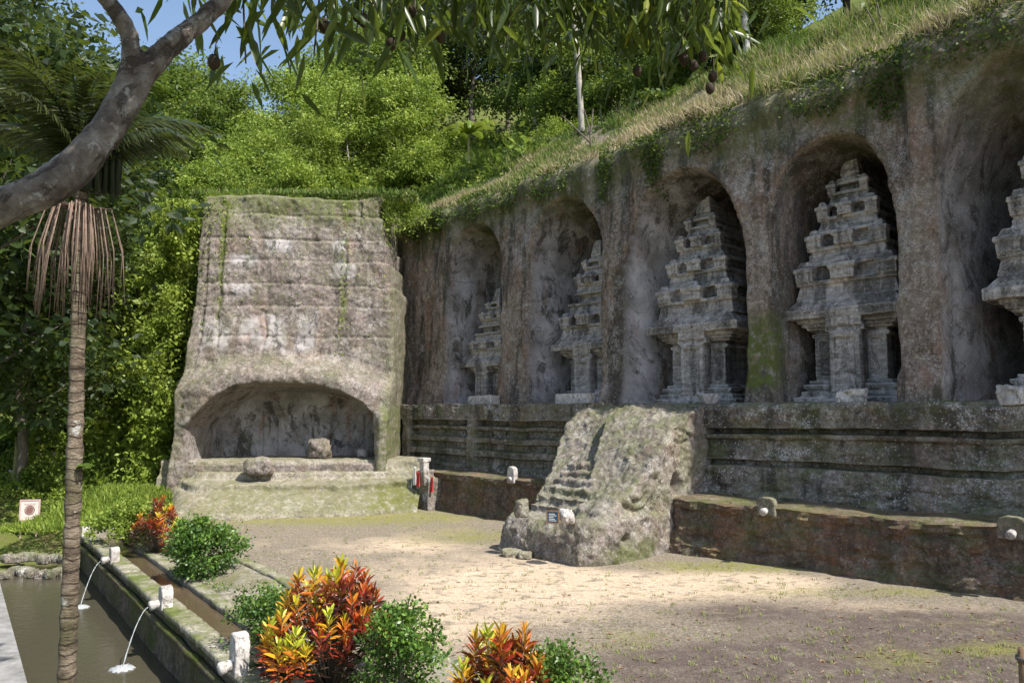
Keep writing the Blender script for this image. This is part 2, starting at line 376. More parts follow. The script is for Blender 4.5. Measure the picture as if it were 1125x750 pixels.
c = n.mix(n.ramp(fine, [(.36, 0.), (.62, 1.)]), (.13,.105,.078), (.33,.285,.22))
c = n.mix(n.math('MULTIPLY', n.attr('sand'), n.ramp(n.noise(2.2, 7, .7, n.scale((1, 1.6, 1))), [(.38, .1), (.48, 1.)])), c, n.mix(n.noise(9, 5), (.44,.335,.235), (.68,.55,.41)))
c = n.mix(n.math('MULTIPLY', n.attr('soil'), n.ramp(n.noise(2.6, 7, .75), [(.35, .3), (.52, 1.)])), c, n.mix(n.noise(20, 6, .8), (.05,.036,.030), (.20,.16,.14)))
c = n.mix(n.math('MULTIPLY', n.attr('moss'), n.ramp(n.noise(3.4, 8, .75), [(.38, .1), (.55, .9)])), c, n.mix(n.noise(15, 4, .7), (.11,.115,.03), (.33,.32,.085)))
peb = n.math('MULTIPLY', n.ramp(n.voro(9), [(.06, 1.), (.13, 0.)]), n.ramp(n.noise(1.7, 4), [(.45, 0.), (.6, 1.)]))
c = n.mix(n.math('MULTIPLY', peb, .35), c, (.4, .37, .33))
dk = n.ramp(n.noise(6, 7, .8, n.scale((1, 2.2, 1))), [(.52, 0.), (.66, .55)])
c = n.mix(dk, c, (.075,.065,.045))
c = n.mix(1.0, c, n.ramp(n.noise(34, 4, .8), [(.36, .6), (.5, 1.), (.64, 1.4)]), 'MULTIPLY')
h = n.math('ADD', n.noise(9, 8, .75), n.math('MULTIPLY', peb, .4))
n.bsdf(c, .95, n.bump(h, 1., .07), .12)
tag(mk('courtyard', np.stack([X, Y, Z], -1), grid_faces(len(xs), len(ys)), n.m, attrs={'sand': sand, 'moss': mossg, 'soil': soil}), kind='structure')

# ------------------------------------------------------------------ niche cliff
def s_at(u, nn, v=440):
    r = ray(u, v); t = r[0] / r[1]; o = L(0, nn, 0); return (o[1] * t - o[0]) / (.695 + .719 * t)
NF1, NF2 = -2.45, -1.9
NIC = []
for (ul, ur, nf, apz, wl) in ((485, 546, NF1, 12.7, 1.0), (577, 659, NF1, 12.7, 1.3), (682, 821, NF2, 12.3, 1.7), (850, 990, NF2, 12.15, 1.0), (1038, None, NF2, 12.9, 1.5)):
    sl = s_at(ul, nf); sr = s_at(ur, nf) if ur else sl + 4.6
    NIC.append(((sl + sr) / 2, (sr - sl) / 2, apz, wl))
sA = np.arange(-9.5, 32, .085); zA = np.arange(3.6, 13.3, .085)
slope = [(13.45, .02), (13.6, .06), (13.75, .14), (13.9, .26), (14.05, .44), (14.2, .7), (14.35, 1.0), (14.55, 1.35), (14.8, 1.7)]
for k in range(1, 26): slope.append((14.8 + k * .155, 1.7 + k * .185))
for k in range(1, 8): slope.append((18.68 - k * .12, 6.33 + k * .5))
sl_z = np.array([a for a, b in slope]); sl_b = np.array([b for a, b in slope])
zz = np.concatenate([zA, sl_z]); bb = np.concatenate([0 * zA, sl_b])
S, Zc = np.meshgrid(sA, zz, indexing='ij'); _, B = np.meshgrid(sA, bb, indexing='ij')
nf = NF1 + (NF2 - NF1) * sm(8.15, 8.45, S) - .035 * (Zc - 4) * (B == 0) - .33 * (B > 0)
nf = nf + .45 * sm(18.9, 19.2, S) * sm(8.5, 12.5, Zc) * (1 - sm(2, 5, B))
P3 = np.stack([S, nf, Zc], -1)
depth = np.zeros_like(S); nichemask = np.zeros_like(S); innr = np.zeros_like(S); alg = np.zeros_like(S)
for (c0, hw, apz, wl) in NIC:
    zs = apz - hw * 1.55
    wob = .10 * fbm(np.stack([S * 0 + c0, S, Zc], -1), .9, 3)
    x = (S - c0) / hw; y = np.clip((Zc - zs) / (apz - zs), 0, 9)
    r = (np.abs(x) ** 2.2 + y ** 2.0) ** (1 / 2.1)
    q = (1 - r) * hw + wob
    wid = np.where(x < 0, wl, .4) * (1 - .3 * y.clip(0, 1)); wid = np.where(np.abs(x) < .25, .4 + (wl - .4) * np.clip(.5 - x * 2, 0, 1) * 1, wid)
    d = .6 * sm(-.02, .10, q) + 3.0 * sm(.02, 1, q / wid) ** .9
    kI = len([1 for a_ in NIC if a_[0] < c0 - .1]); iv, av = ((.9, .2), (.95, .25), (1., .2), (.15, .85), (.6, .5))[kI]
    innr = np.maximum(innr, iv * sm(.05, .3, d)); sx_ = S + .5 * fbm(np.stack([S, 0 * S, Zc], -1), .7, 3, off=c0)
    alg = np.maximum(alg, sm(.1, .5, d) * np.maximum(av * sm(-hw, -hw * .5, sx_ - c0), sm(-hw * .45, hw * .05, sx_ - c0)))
    depth = np.maximum(depth, d); nichemask = np.maximum(nichemask, sm(0, .15, q))
rough = .20 * fbm(P3, .45, 4) + .12 * fbm(P3, 1.8, 4, .6, (1, 1, .5)) + .04 * fbm(P3, 6, 3)
rough = rough * (1 - .55 * nichemask)
# vertical erosion runnels, widening pillar feet, ragged brow
rough += .09 * fbm(P3, 1.6, 3, .5, (1, .1, .12)) * (1 - nichemask) + .22 * sm(5.6, 3.9, Zc) * (1 - nichemask)
rough += (.42 * fbm(P3, .8, 4, .6, off=9.) + .22) * sm(12.3, 13.6, Zc) * (1 - sm(.6, 2.5, B))
NN = nf - depth - B + rough
Zo = Zc + .30 * fbm(P3, .5, 4) * sm(13, 14.2, Zc)
sN = S - depth * .04
V = L(sN, NN, Zo)
mz = 12.2 + .9 * fbm(P3, .5, 3, off=5.)
mo = .62 * sm(-.9, .9, Zo - mz) * (1 - sm(.8, 2.2, B))
mo = np.maximum(mo, sm(1.2, .4, np.abs(S - 14.6)) * sm(4.4, 4.9, Zc) * sm(7.6, 6.4, Zc + .6 * fbm(P3, 1, 3)) * (1 - nichemask))
mo = np.maximum(mo, .55 * (B > 1.2)); mo = np.maximum(mo, .7 * sm(.45, .2, np.abs(S - 8.6) - .1) * sm(12, 13.5, Zc))
mo = np.maximum(mo, .45 * sm(-5.2, -6.2, S))
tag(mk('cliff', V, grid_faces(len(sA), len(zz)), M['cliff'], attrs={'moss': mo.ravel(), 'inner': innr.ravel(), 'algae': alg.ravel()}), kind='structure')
CL_S, CL_P = sA, V.reshape(len(sA), len(zz), 3)

# grass on the slope above the cliff
def slope_pt(s, b):
    i = np.clip(((s - sA[0]) / .085).astype(int), 0, len(sA) - 1)
    j = len(zA) + np.clip(np.searchsorted(sl_b, b), 0, len(sl_b) - 1)
    return CL_P[i, j]
N = 85000
gs = rng.uniform(-8.5, 27, N); gb = .12 + rng.uniform(0, 1, N) ** 1.0 * 6.5
P = slope_pt(gs, gb) + rng.normal(size=(N, 3)) * np.array([.07, .07, .0])
cl = fbm(np.stack([gs, gb, 0 * gs], -1), .8, 3)
keep = rng.random(N) < np.clip(.55 + 1.1 * cl, .05, 1); P = P[keep]; gs = gs[keep]; gb = gb[keep]; cl = cl[keep]; N = len(P)
dry = fbm(np.stack([gs, gb * 1.5, 0 * gs], -1), .45, 3, off=31.)
var = np.clip(.62 + .9 * dry + .11 * (2.6 - gb) + .25 * rng.normal(size=N) - .35 * sm(10, -4, gs), 0, 1)
Lg = rng.uniform(.18, .5, N) * (1 + .5 * sm(6, 16, gs)) * (1 + .9 * cl)
D = rng.normal(size=(N, 3)) * .45 + np.array([0, 0, 1.]) + .15 * dN
M['grass'] = leafmat('grass_blades', [(0., (.07,.13,.02)), (.38, (.16,.23,.045)), (.55, (.30,.28,.12)), (1., (.46,.37,.25))], .3, .7, 0)
tag(leaf_mesh('grass', P - [0, 0, .03], D, Lg, .022, var, M['grass'], bend=.15), 'dry straw and green grass on the slope above the niches', 'grass', kind='stuff')
# creepers along the brow
N = 36000
gs = rng.uniform(-6, 26, N); dn = rng.uniform(0, 1, N) ** 1.6
f1 = fbm(np.stack([gs, 0 * gs, 0 * gs], -1), .7, 3, off=3.)
spots = np.zeros(N)
for (c0, wd, ht) in ((10.9, .45, 2.4), (8.5, .35, 2.8), (13.3, 1.4, 1.2), (16.5, 1.2, 1.0), (18.6, .6, 2.2), (1.5, 2.5, .9), (5.0, 1.2, 1.3), (-3, 1.5, 1.5), (21, 1.3, 1.1)):
    spots = np.maximum(spots, ht * np.exp(-((gs - c0) / wd) ** 2))
hang = .15 + spots * (.7 + .6 * f1)
keep = (rng.random(N) < np.clip(.05 + spots * .42 + f1 * .55, 0, 1)); gs, dn, hang = gs[keep], dn[keep], hang[keep]; N = len(gs)
zt = 14.0 - dn * (hang + .5)
i = np.clip(((gs - sA[0]) / .085).astype(int), 0, len(sA) - 1); j = np.clip(((zt - 3.6) / .085).astype(int), 0, len(zA) + 5)
P = CL_P[i, j] + dN * rng.uniform(.02, .22, (N, 1)); P[:, 2] += rng.normal(size=N) * .05
tag(leaf_mesh('creepers', P, rng.normal(size=(N, 3)) * .8 + dN + np.array([0, 0, -.5]), rng.uniform(.07, .17, N), .04, rng.normal(.5, .22, N), M['leaf']), 'green creepers and ferns hanging over the brow of the cliff', 'creepers', kind='stuff')

# ------------------------------------------------------------------ shrines
RZ = math.atan2(dS[1], dS[0])
def shrine_meshes(plain_roof):
    D0 = 3.3; out = {}
    def lay(mb, z0, z1, h, pr=None, ji=.0):
        y0 = (1.75 - h) * .62 if pr is None else pr
        mb.box(-h, h, y0, D0, z0, z1, ji)
    b = MB()
    for z0, z1, h in ((-.1, .22, 1.6), (.2, .4, 1.42), (.38, .5, 1.28), (.48, .62, 1.36), (.6, .74, 1.2)): lay(b, z0, z1, h)
    b.box(-.62, .62, -.15, 1, -.1, .18); b.box(-.52, .52, -.02, 1, .16, .34)
    out['plinth'] = b
    b = MB(); lay(b, .7, 2.45, .98, .55)
    for sg in (-1, 1):
        for (a0, a1) in ((.5, .62), (.9, 1.04)): b.box(min(sg*a0, sg*a1), max(sg*a0, sg*a1), .46, 1, .72, 2.12)
        b.box(min(sg*.5, sg*1.04), max(sg*.5, sg*1.04), .46, 1, .72, .86); b.box(min(sg*.5, sg*1.04), max(sg*.5, sg*1.04), .46, 1, 1.96, 2.12)
        b.box(min(sg*.68, sg*.84), max(sg*.68, sg*.84), .5, 1, .95, 1.8)
    out['body'] = b
    b = MB(); b.box(-.48, .48, .12, 1, .3, 2.7); b.box(-.56, .56, .08, 1, 2.2, 2.36); b.box(-.52, .52, .02, 1, 2.36, 2.86)
    b.box(-.44, -.30, .04, .4, .34, 2.2); b.box(.30, .44, .04, .4, .34, 2.2); b.box(-.3, .3, .04, .4, 2.02, 2.2)
    out['false_door'] = b
    b = MB()
    for z0, z1, h in ((2.05, 2.18, 1.12), (2.16, 2.3, 1.04), (2.28, 2.42, 1.25), (2.4, 2.52, 1.36), (2.5, 2.64, 1.48)): lay(b, z0, z1, h, (1.75 - h) * .75)
    lay(b, 2.62, 2.95, 1.78, .0); b.frust(-1.72, 1.72, .04, D0, 2.93, 3.3, .34, .22)
    out['cornice'] = b
    b = MB(); rr = random.Random(5 + plain_roof)
    tiers = [(3.25, 4.42, 1.5, 1.2), (4.40, 5.45, 1.2, .92), (5.43, 6.35, .92, .62), (6.33, 7.05, .62, .38)]
    for ti, (z0, z1, h0, h1) in enumerate(tiers):
        H = z1 - z0; y = lambda h: .12 + (1.75 - h) * .66
        b.frust(-h0, h0, y(h0), D0, z0, z0 + H * .42, (h0 - h1) * .35, .08)
        b.box(-h0 * .98, h0 * .98, y(h0) - .02, D0, z0 + H * .40, z0 + H * .52)
        b.box(-h1 * .93, h1 * .93, y(h1) + .16, D0, z0 + H * .48, z1 + .03)
        if not (plain_roof and ti == 1):
            k = (-1, -.02, 1) if ti < 3 else (-1, 1)
            for q in k:
                tw = h0 * (.185 if q in (-1, 1) else .23); cx = q * (h0 - tw - .02)
                yy = y(h0) - (.16 if q == -.02 else .06)
                b.box(cx - tw, cx + tw, yy, yy + tw * 1.6, z0 + H * .5, z0 + H * .82)
                b.box(cx - tw * 1.18, cx + tw * 1.18, yy - .04, yy + tw * 1.7, z0 + H * .78, z0 + H * .9)
                b.frust(cx - tw * .8, cx + tw * .8, yy + .02, yy + tw * 1.5, z0 + H * .88, z0 + H * 1.08, tw * .35, tw * .25, tw * .25)
        b.box(-h1 * 1.06, h1 * 1.06, y(h1) - .06, D0, z1 - H * .10, z1 + .02)
    out['roof'] = b
    b = MB(); b.box(-.36, .36, .98, D0, 7.0, 7.15); b.box(-.27, .27, 1.05, D0, 7.13, 7.3); b.frust(-.29, .29, 1.02, D0, 7.28, 8.05, .12, .15)
    out['finial'] = b
    res = {}
    for k, mb in out.items():
        V, Fc = remesh(mb, .034, [(.045, .9, (1, 1, 1), 3), (.026, 2.4, (.7, .7, 4.0), 4), (.014, 10, (1, 1, 1.6), 2)])
        res[k] = (V, Fc)
    return res
SM = {}
for pr in (0, 1):
    SM[pr] = {}
    for k, (V, Fc) in shrine_meshes(pr).items():
        o = mk(k, V, Fc, M['candi']); SM[pr][k] = o.data; bpy.data.objects.remove(o)
slab = [
 'smallest and farthest carved stone shrine, in the narrow leftmost niche of the cliff',
 'grey stone shrine with a flat slab eave, in the second niche from the left',
 'tall grey stone shrine in the wide middle niche, above the mossy pillar\'s left side',
 'tall many-tiered stone shrine under the pointed arch of the fourth niche from the left',
 'grey stone shrine cut off by the right edge of the picture, in the darkest niche']
for k, (c0, hw, apz, wl) in enumerate(NIC):
    pr = 1 if k < 2 else 0
    cs = (c0 - .15, c0 + .35, c0 - .05, c0 + .02, c0 + .25)[k]; nf0 = (NF1 if k < 2 else NF2) - .8
    t = empty('rock_cut_shrine', L(cs, nf0, 4.22), RZ, slab[k], 'shrine', 'shrines carved in the cliff niches')
    sc = (.80, .90, 1., 1., 1.)[k]; t.scale = (sc * (1.0 if k > 1 else 1.0), 1, (.70, .86, .95, .975, 1.0)[k])
    for part, me in SM[pr].items():
        o = bpy.data.objects.new(part, me); col.objects.link(o); o.parent = t
# offering blocks in front of the two left shrines
for (u, nn, wd, lab) in ((531, -1.75, .75, 'low grey stone block before the leftmost niche, with a mossy front'), (632, -1.7, .8, 'squared grey stone block with a yellow offering, before the second niche')):
    c = L(s_at(u, nn), nn, 4.3); mb = MB().box(-wd, wd, -.25, .3, -.1, .38, .03)
    V, Fc = remesh(mb, .04, [(.03, 2, (1, 1, 1), 4)])
    o = mk('stone_block', V, Fc, M['spout']); o.location = c; o.rotation_euler[2] = RZ; tag(o, lab, 'block')
# rubble at the feet of shrines
for (u, nn, z, r, lab) in ((775, -1.75, 4.4, .25, 'mossy rubble stone at the foot of the middle shrine'), (935, -1.75, 4.38, .3, 'pale rubble stone at the foot of the fourth shrine'), (1120, -1.7, 4.42, .28, 'pale rubble stone on the ledge at the right edge')):
    V, Fc = remesh(MB().box(-r * 1.4, r * 1.4, -r, r, -r * .7, r * .6, r * .3), r * .1, [(r * .35, 1.3 / r, (1, 1, 1), 4)])
    o = mk('boulder', V, Fc, M['spout']); o.location = L(s_at(u, nn), nn, z); o.rotation_euler[2] = random.random() * 3; tag(o, lab, 'boulder')

# ------------------------------------------------------------------ moulded platform wall under the niches
def profile_wall(name, sA_, prof, m, front, amp=1.0, smask=None, label=None, cat='wall', backn=-3.4):
    """prof: list (z, out); front(s) -> n"""
    z = []; o = []
    for (z0, o0), (z1, o1) in zip(prof[:-1], prof[1:]):
        k = max(1, int(max(abs(z1 - z0), abs(o1 - o0)) / .06)); 
        for i in range(k): z.append(z0 + (z1 - z0) * i / k); o.append(o0 + (o1 - o0) * i / k)
    z.append(prof[-1][0]); o.append(prof[-1][1]); z = np.array(z); o = np.array(o)
    S, Zg = np.meshgrid(sA_, z, indexing='ij'); _, O = np.meshgrid(sA_, o, indexing='ij')
    if smask is not None: O = O * smask(S, Zg)[0] + smask(S, Zg)[1]
    P = np.stack([S, O, Zg], -1)
    ds = amp * (.19 * fbm(P, .9, 4) + .13 * fbm(P, 2.8, 4, .6, (.6, 1, 1.5)))
    Zd = Zg + amp * .10 * fbm(P, 1.3, 4, .6, (.5, 1, .3), off=4.)
    N_ = front(S) + O + ds
    V = L(S, N_, Zd); org = L(float(np.mean(sA_)), float(np.mean(N_)), 0)
    # close the ends and the back so that it is a solid block
    nu, nv = S.shape; Vb = L(S[:, [0, -1]], backn, Zd[:, [0, -1]])
    V2 = np.concatenate([Vb[:, :1], V, Vb[:, 1:]], 1)
    F_ = [tuple(f) for f in grid_faces(nu, nv + 2)]
    F_.append(tuple(range(nv + 2))[::1]); F_.append(tuple((nu - 1) * (nv + 2) + k for k in range(nv + 2))[::-1])
    ob = mk(name, V2.reshape(-1, 3), F_, m, None, org, False)
    return tag(ob, label, cat)
mprof = [(1.35, .42), (1.6, .4), (1.75, .3), (2.3, .22), (2.42, .2), (2.45, -.14), (2.57, -.14), (2.62, .06), (3.2, .04), (3.26, .16), (3.36, .2), (3.39, -.25), (3.52, -.25), (3.55, .14), (4.12, .18), (4.24, .1), (4.26, -.1), (4.27, -1.6)]
ss = np.arange(12.3, 31, .09)
profile_wall('moulded_platform_wall', ss, mprof, M['ledge'], lambda s: -1.15 - .06 * np.clip(s - 13, 0, 20), 1.0, label='long dark mossy wall of carved mouldings under the three right shrines, right of the stairway')
def lmask(S, Z):
    # panels between pilasters
    pil = np.maximum.reduce([sm(.32, .24, np.abs(S - c)) for c in (-2.6, 1.95, 8.0)] + [sm(-3.2, -3.6, S)])
    top = sm(3.62, 3.66, Z)
    k = np.maximum(pil, top); return 1 - k, k * .16 - (1 - k) * .22
lprof = [(1.35, .3), (1.75, .25), (1.85, .08), (2.1, .06), (2.16, .28), (2.38, .3), (2.44, .05), (2.66, .02), (2.72, .24), (2.9, .28), (2.96, .0), (3.2, -.02), (3.26, .18), (3.38, .2), (3.42, .0), (3.62, -.02), (3.66, .1), (4.15, .12), (4.28, .06), (4.3, -.1), (4.31, -1.6)]
ss = np.arange(-5.6, 9.2, .08)
profile_wall('panelled_platform_wall', ss, lprof, M['ledge'], lambda s: -1.3 + 0 * s, .7, lmask, 'dark carved wall with framed panels under the two left shrines, left of the stairway')

# ------------------------------------------------------------------ basin walls
bprof = [(-.2, .12), (.05, .08), (.3, .0), (.9, .0), (1.2, .02), (1.28, .1), (1.48, .12), (1.52, .02), (1.53, -.8)]
ss = np.arange(12.9, 29, .09)
profile_wall('basin_wall', ss, bprof, M['basin'], lambda s: .75 - .085 * (s - 13), 1.5, label='long low dark brown basin wall right of the stairway, with two stone spouts', backn=-1.9)
ss = np.arange(.15, 9.2, .08)
profile_wall('basin_wall', ss, bprof, M['basin'], lambda s: 0 * s, .9, label='short low brown basin wall left of the stairway, behind the mossy yard', backn=-1.6)
def spout(u, v, nn, z, lab, m, h=.5, w=.42, nose=.28, rz=RZ, loc=None, grp='stone spouts on the basin walls', jet=None):
    t = empty('stone_spout', loc if loc is not None else L(s_at(u, nn, v), nn, z), rz, lab, 'water spout', grp)
    prof = [(-w/2, 0), (-w/2, h*.7), (-w*.42, h*.9), (-w*.2, h), (w*.2, h*.98), (w*.42, h*.88), (w/2, h*.66), (w/2, 0)]
    mb = MB(); k = len(prof)
    mb.add([(x, -.11, z_) for x, z_ in prof] + [(x, .11, z_) for x, z_ in prof], [tuple(range(k)), tuple(range(2*k-1, k-1, -1))] + [(i, i+k, (i+1) % k + k, (i+1) % k) for i in range(k)])
    V, Fc = remesh(mb, .025, [(.02, 5, (1, 1, 1), 3)]); hs = mk('head_stone', V, Fc, m, t)
    mb = MB().tube([(0, -.04, h*.28), (0, -nose*.6, h*.26), (0, -nose, h*.2)], [.10, .085, .07], 12)
    mb.tube([(0, -nose*.72, h*.24), (0, -nose*.95, h*.21)], [.1, .1], 12)
    V, Fc = remesh(mb, .018, [(.012, 7, (1, 1, 1), 2)]); mk('nozzle', V, Fc, M['spout'], hs)
    if jet:
        n_ = 18; dx, dz = jet; r2 = random.Random(int(abs(dx) * 1000)); js = MB()
        pts = [(0, -nose - dx * q / n_, h*.2 - dz * (q / n_) ** 1.75) for q in range(n_ + 1)]
        js.tube(pts, [.007 + .003 * math.sin(q * 2.1) + .005 * q / n_ for q in range(n_ + 1)], 7)
        mk('water_jet', js.arr(), js.f, M['foam'], t)
        kr, ka = 9, 26; V = [(0, -nose - dx, h*.2 - dz + .05)]
        for a_ in range(1, kr):
            for b_ in range(ka):
                rr = .17 * a_ / (kr - 1) * (1 + .35 * math.sin(b_ * 2.7) * a_ / kr); an = 6.2832 * b_ / ka
                V.append((rr * 1.2 * math.cos(an), -nose - dx + rr * 1.2 * math.sin(an), h*.2 - dz + (.05 * (1 - a_ / kr) * r2.uniform(.2, 1.6)) + .004 - (.03 if a_ == kr - 1 else 0)))
        Fq = [(0, 1 + b_, 1 + (b_ + 1) % ka) for b_ in range(ka)] + [(1 + a_*ka + b_, 1 + (a_+1)*ka + b_, 1 + (a_+1)*ka + (b_+1) % ka, 1 + a_*ka + (b_+1) % ka) for a_ in range(kr - 2) for b_ in range(ka)]
        mk('splash', V, Fq, M['foam'], t)
    return t
n = NT('foaming_water'); n.bsdf((.80, .84, .86), .12, None, .5, **{'Transmission Weight': .6, 'IOR': 1.33}); M['foam'] = n.m
spout(843, 560, .55, 1.28, 'dark mossy stone spout on the basin wall, midway along its length', M['darkspout'], .48, .5, .3)
spout(1113, 580, .22, 1.3, 'dark stone spout on the basin wall at the right edge', M['darkspout'], .48, .55, .3)
spout(563, 525, .12, 1.4, 'pale upright spout stone on the short basin wall left of the stairway', M['spout'], .6, .36, .2)

def scatter(name, N, fn, lab, cat, m):
    mb = MB(); r = random.Random(N)
    for k in range(N):
        u = r.uniform(200, 1120); v = 560 + 190 * r.random() ** 1.1; g_ = G(u, v); t1, e1 = PTE(g_[0], g_[1]); s1, n1 = SN(g_[0], g_[1])
        if e1 < 3.1 or n1 < .9 or (9 < s1 < 13.6 and n1 < 4.8): continue
        fn(mb, r, g_[0], g_[1], .05 * float(fbm(np.array([[g_[0], g_[1], 0.]]), .5, 4)[0]) + .012 * float(fbm(np.array([[g_[0], g_[1], 0.]]), 3, 3)[0]))
    tag(mb.build(name, m), lab, cat, None, 'stuff')
def peb(mb, r, x, y, z):
    a = r.choice([.012, .016, .02, .035]); b = a * r.uniform(.6, 1); c = a * .5; q = r.uniform(0, 3); ca, sa = math.cos(q), math.sin(q)
    V = [(x + a*ca, y + a*sa, z), (x - b*sa, y + b*ca, z), (x - a*ca, y - a*sa, z), (x + b*sa, y - b*ca, z), (x, y, z + c), (x, y, z - c)]
    mb.add(V, [(0,1,4),(1,2,4),(2,3,4),(3,0,4),(1,0,5),(2,1,5),(3,2,5),(0,3,5)])
def lit(mb, r, x, y, z):
    a = r.uniform(.03, .07); q = r.uniform(0, 6); ca, sa = math.cos(q) * a, math.sin(q) * a
    mb.add([(x - ca, y - sa, z + .006), (x + sa*.35, y - ca*.35, z + .02), (x + ca, y + sa, z + .01), (x - sa*.35, y + ca*.35, z + .025)], [(0,1,2,3)])
def tuft(mb, r, x, y, z):
    if r.random() < .35: return
    for k in range(9):
        q = r.uniform(0, 6.28); l = r.uniform(.03, .08); o1, o2 = math.cos(q), math.sin(q); bx, by = x + r.uniform(-.06, .06), y + r.uniform(-.06, .06)
        mb.add([(bx - .006*o2, by + .006*o1, z), (bx + .006*o2, by - .006*o1, z), (bx + o1*l*.6, by + o2*l*.6, z + l)], [(0,1,2)])
scatter('pebbles', 1300, peb, 'pebbles and grit scattered over the earth yard', 'pebbles', M['terrace'])
scatter('leaf_litter', 500, lit, 'fallen brown leaves scattered over the yard', 'leaves', plain('dead_leaf', (.22,.13,.07), .8, .5, 9))
scatter('grass_tufts', 1900, tuft, 'tiny yellow-green grass tufts growing in the yard', 'grass', plain('tuft_green', (.19,.22,.05), .8, .4, 3))
# cloth-wrapped fountain at the left corner
t = empty('temple_fountain', L(.95, .4, 0), RZ, 'mossy stone fountain wrapped in red and white cloth at the corner of the terrace', 'fountain')
V, Fc = remesh(MB().box(-.5, .5, -.15, .8, -.1, 1.35, .05).box(-.3, .3, -.25, .3, 1.0, 1.6, .04), .045, [(.1, 1.4, (1, 1, 1), 4)]); mk('pedestal', V, Fc, M['ledge'], t)
V, Fc = remesh(MB().box(-.16, .16, -.2, .12, 1.55, 2.05, .02).box(-.2, .2, -.24, .16, 1.95, 2.1), .03, [(.03, 4, (1, 1, 1), 3)]); mk('head_stone', V, Fc, M['spout'], t)
M['red'] = plain('red_cloth', (.45,.05,.05), .85, .2, 10); M['white'] = plain('white_cloth', (.75,.74,.7), .85, .1, 10)
def cloth(x0, x1, z0, z1, y, m, nm):
    k, q = 14, 14; A, Bz = np.meshgrid(np.linspace(0, 1, k), np.linspace(0, 1, q), indexing='ij')
    Vv = np.stack([x0 + (x1 - x0) * A, y - .05 * np.sin(A * 14) * (1 - Bz * .6) - .05, z0 + (z1 - z0) * Bz], -1).reshape(-1, 3)
    Vt = np.concatenate([Vv, Vv + [0, .012, 0]]); g = grid_faces(k, q); mk(nm, Vt, np.concatenate([g, (g + k * q)[:, ::-1]]), m, t)
cloth(-.12, .1, .95, 1.55, -.28, M['red'], 'red_sash'); cloth(.42, .62, .75, 1.35, .0, M['red'], 'red_sash'); cloth(-.34, -.2, 1.0, 1.75, -.26, M['white'], 'white_sash')
js = MB().tube([(-.42, -.1, 1.5), (-.5, -.25, 1.3), (-.56, -.3, .7), (-.58, -.32, .1)], [.02, .02, .025, .03], 6); mk('water_jet', js.arr(), js.f, M['foam'], t)

# ------------------------------------------------------------------ rock-cut stairway
def ramp(mb, prof, zb=-.2):
    """prof rows (n, z, s_left, s_right)"""
    k = len(prof); V = []
    for (nn, z, a, b) in prof: V += [tuple(L(a, nn, zb)), tuple(L(b, nn, zb)), tuple(L(b, nn, z)), tuple(L(a, nn, z))]
    Fc = [(0, 1, 2, 3), tuple((k-1)*4 + i for i in (3, 2, 1, 0))]
    for i in range(k - 1):
        for a, b in ((0, 1), (1, 2), (2, 3), (3, 0)): Fc.append((i*4+b, i*4+a, (i+1)*4+a, (i+1)*4+b))
    mb.add(V, Fc)
mb = MB()
ramp(mb, [(-1.9, 4.28, 9.5, 13.25), (-1.1, 4.26, 9.75, 13.25), (-.3, 3.98, 10.0, 13.25), (.5, 3.55, 10.4, 13.2), (1.3, 2.9, 10.85, 13.15), (2.0, 2.25, 11.2, 13.05), (2.7, 1.7, 11.6, 13.0), (3.3, 1.3, 11.8, 12.95), (3.6, 1.1, 11.9, 12.9)])
ramp(mb, [(-1.9, 4.28, 7.9, 9.9), (-1.1, 4.22, 8.1, 10.0), (-.4, 3.6, 8.15, 10.1), (.3, 2.95, 8.3, 10.1), (1.0, 2.35, 8.75, 10.3), (1.7, 1.9, 9.1, 10.35), (2.6, 1.3, 9.35, 10.4)])
for k in range(6):
    n1 = 3.35 - k * .33; z1 = 1.32 + k * .215
    ramp(mb, [(-1.9, z1, 9.6, 11.9), (n1, z1, 9.9, 12.2)])
ramp(mb, [(-1.9, 3.95, 9.3, 12), (-.8, 3.75, 9.5, 12), (.4, 2.95, 9.6, 12), (1.3, 2.15, 9.8, 12), (1.9, 1.2, 9.9, 12)])
ramp(mb, [(-.5, 1.05, 9.35, 13.15), (1.5, 1.12, 9.4, 13.2), (3.2, 1.12, 9.5, 13.15), (4.0, 1.05, 9.65, 12.9), (4.25, .7, 9.6, 12.6), (4.3, .0, 9.55, 12.7)])
ramp(mb, [(-1.6, 1.1, 8.8, 9.8), (2.4, 1.1, 9.1, 9.8)])
V, Fc = remesh(mb, .05, [(.17, .75, (1, 1, 1), 4), (.09, 3.0, (1, 1, 1), 4), (.05, 9, (1, 1, 1), 3)])
ssx, nnx = SN(V[:, 0], V[:, 1])
# carved scroll and cracks on the right flank
flank = .55 * sm(12.8, 13.0, ssx)
def arc(cn, cz, rad, wd, a0, a1):
    dn_, dz_ = nnx - cn, V[:, 2] - cz; rr = np.hypot(dn_, dz_); an = np.arctan2(dz_, dn_)
    return np.exp(-((rr - rad) / wd) ** 2) * ((an > a0) & (an < a1))
cut = flank * (.16 * arc(2.3, 2.0, .75, .07, -2.6, -.3) + .13 * arc(2.3, 2.0, .48, .06, -2.6, -.6) + .14 * np.exp(-((V[:, 2] - 3.35 - .12 * np.sin(nnx * 3)) / .04) ** 2) * sm(1.1, .8, nnx) * sm(-.9, -.5, nnx) + .12 * np.exp(-((V[:, 2] - 3.12 + .05 * np.sin(nnx * 5)) / .035) ** 2) * sm(.9, .6, nnx) * sm(-.2, .1, nnx))
cut += flank * .9 * np.exp(-(((nnx - .55) / .2) ** 2 + ((V[:, 2] - 1.85) / .28) ** 2) * 1.2)          # drain hole
cut += flank * .35 * np.exp(-(((nnx - 2.9) / .25) ** 2 + ((V[:, 2] - .55) / .16) ** 2))
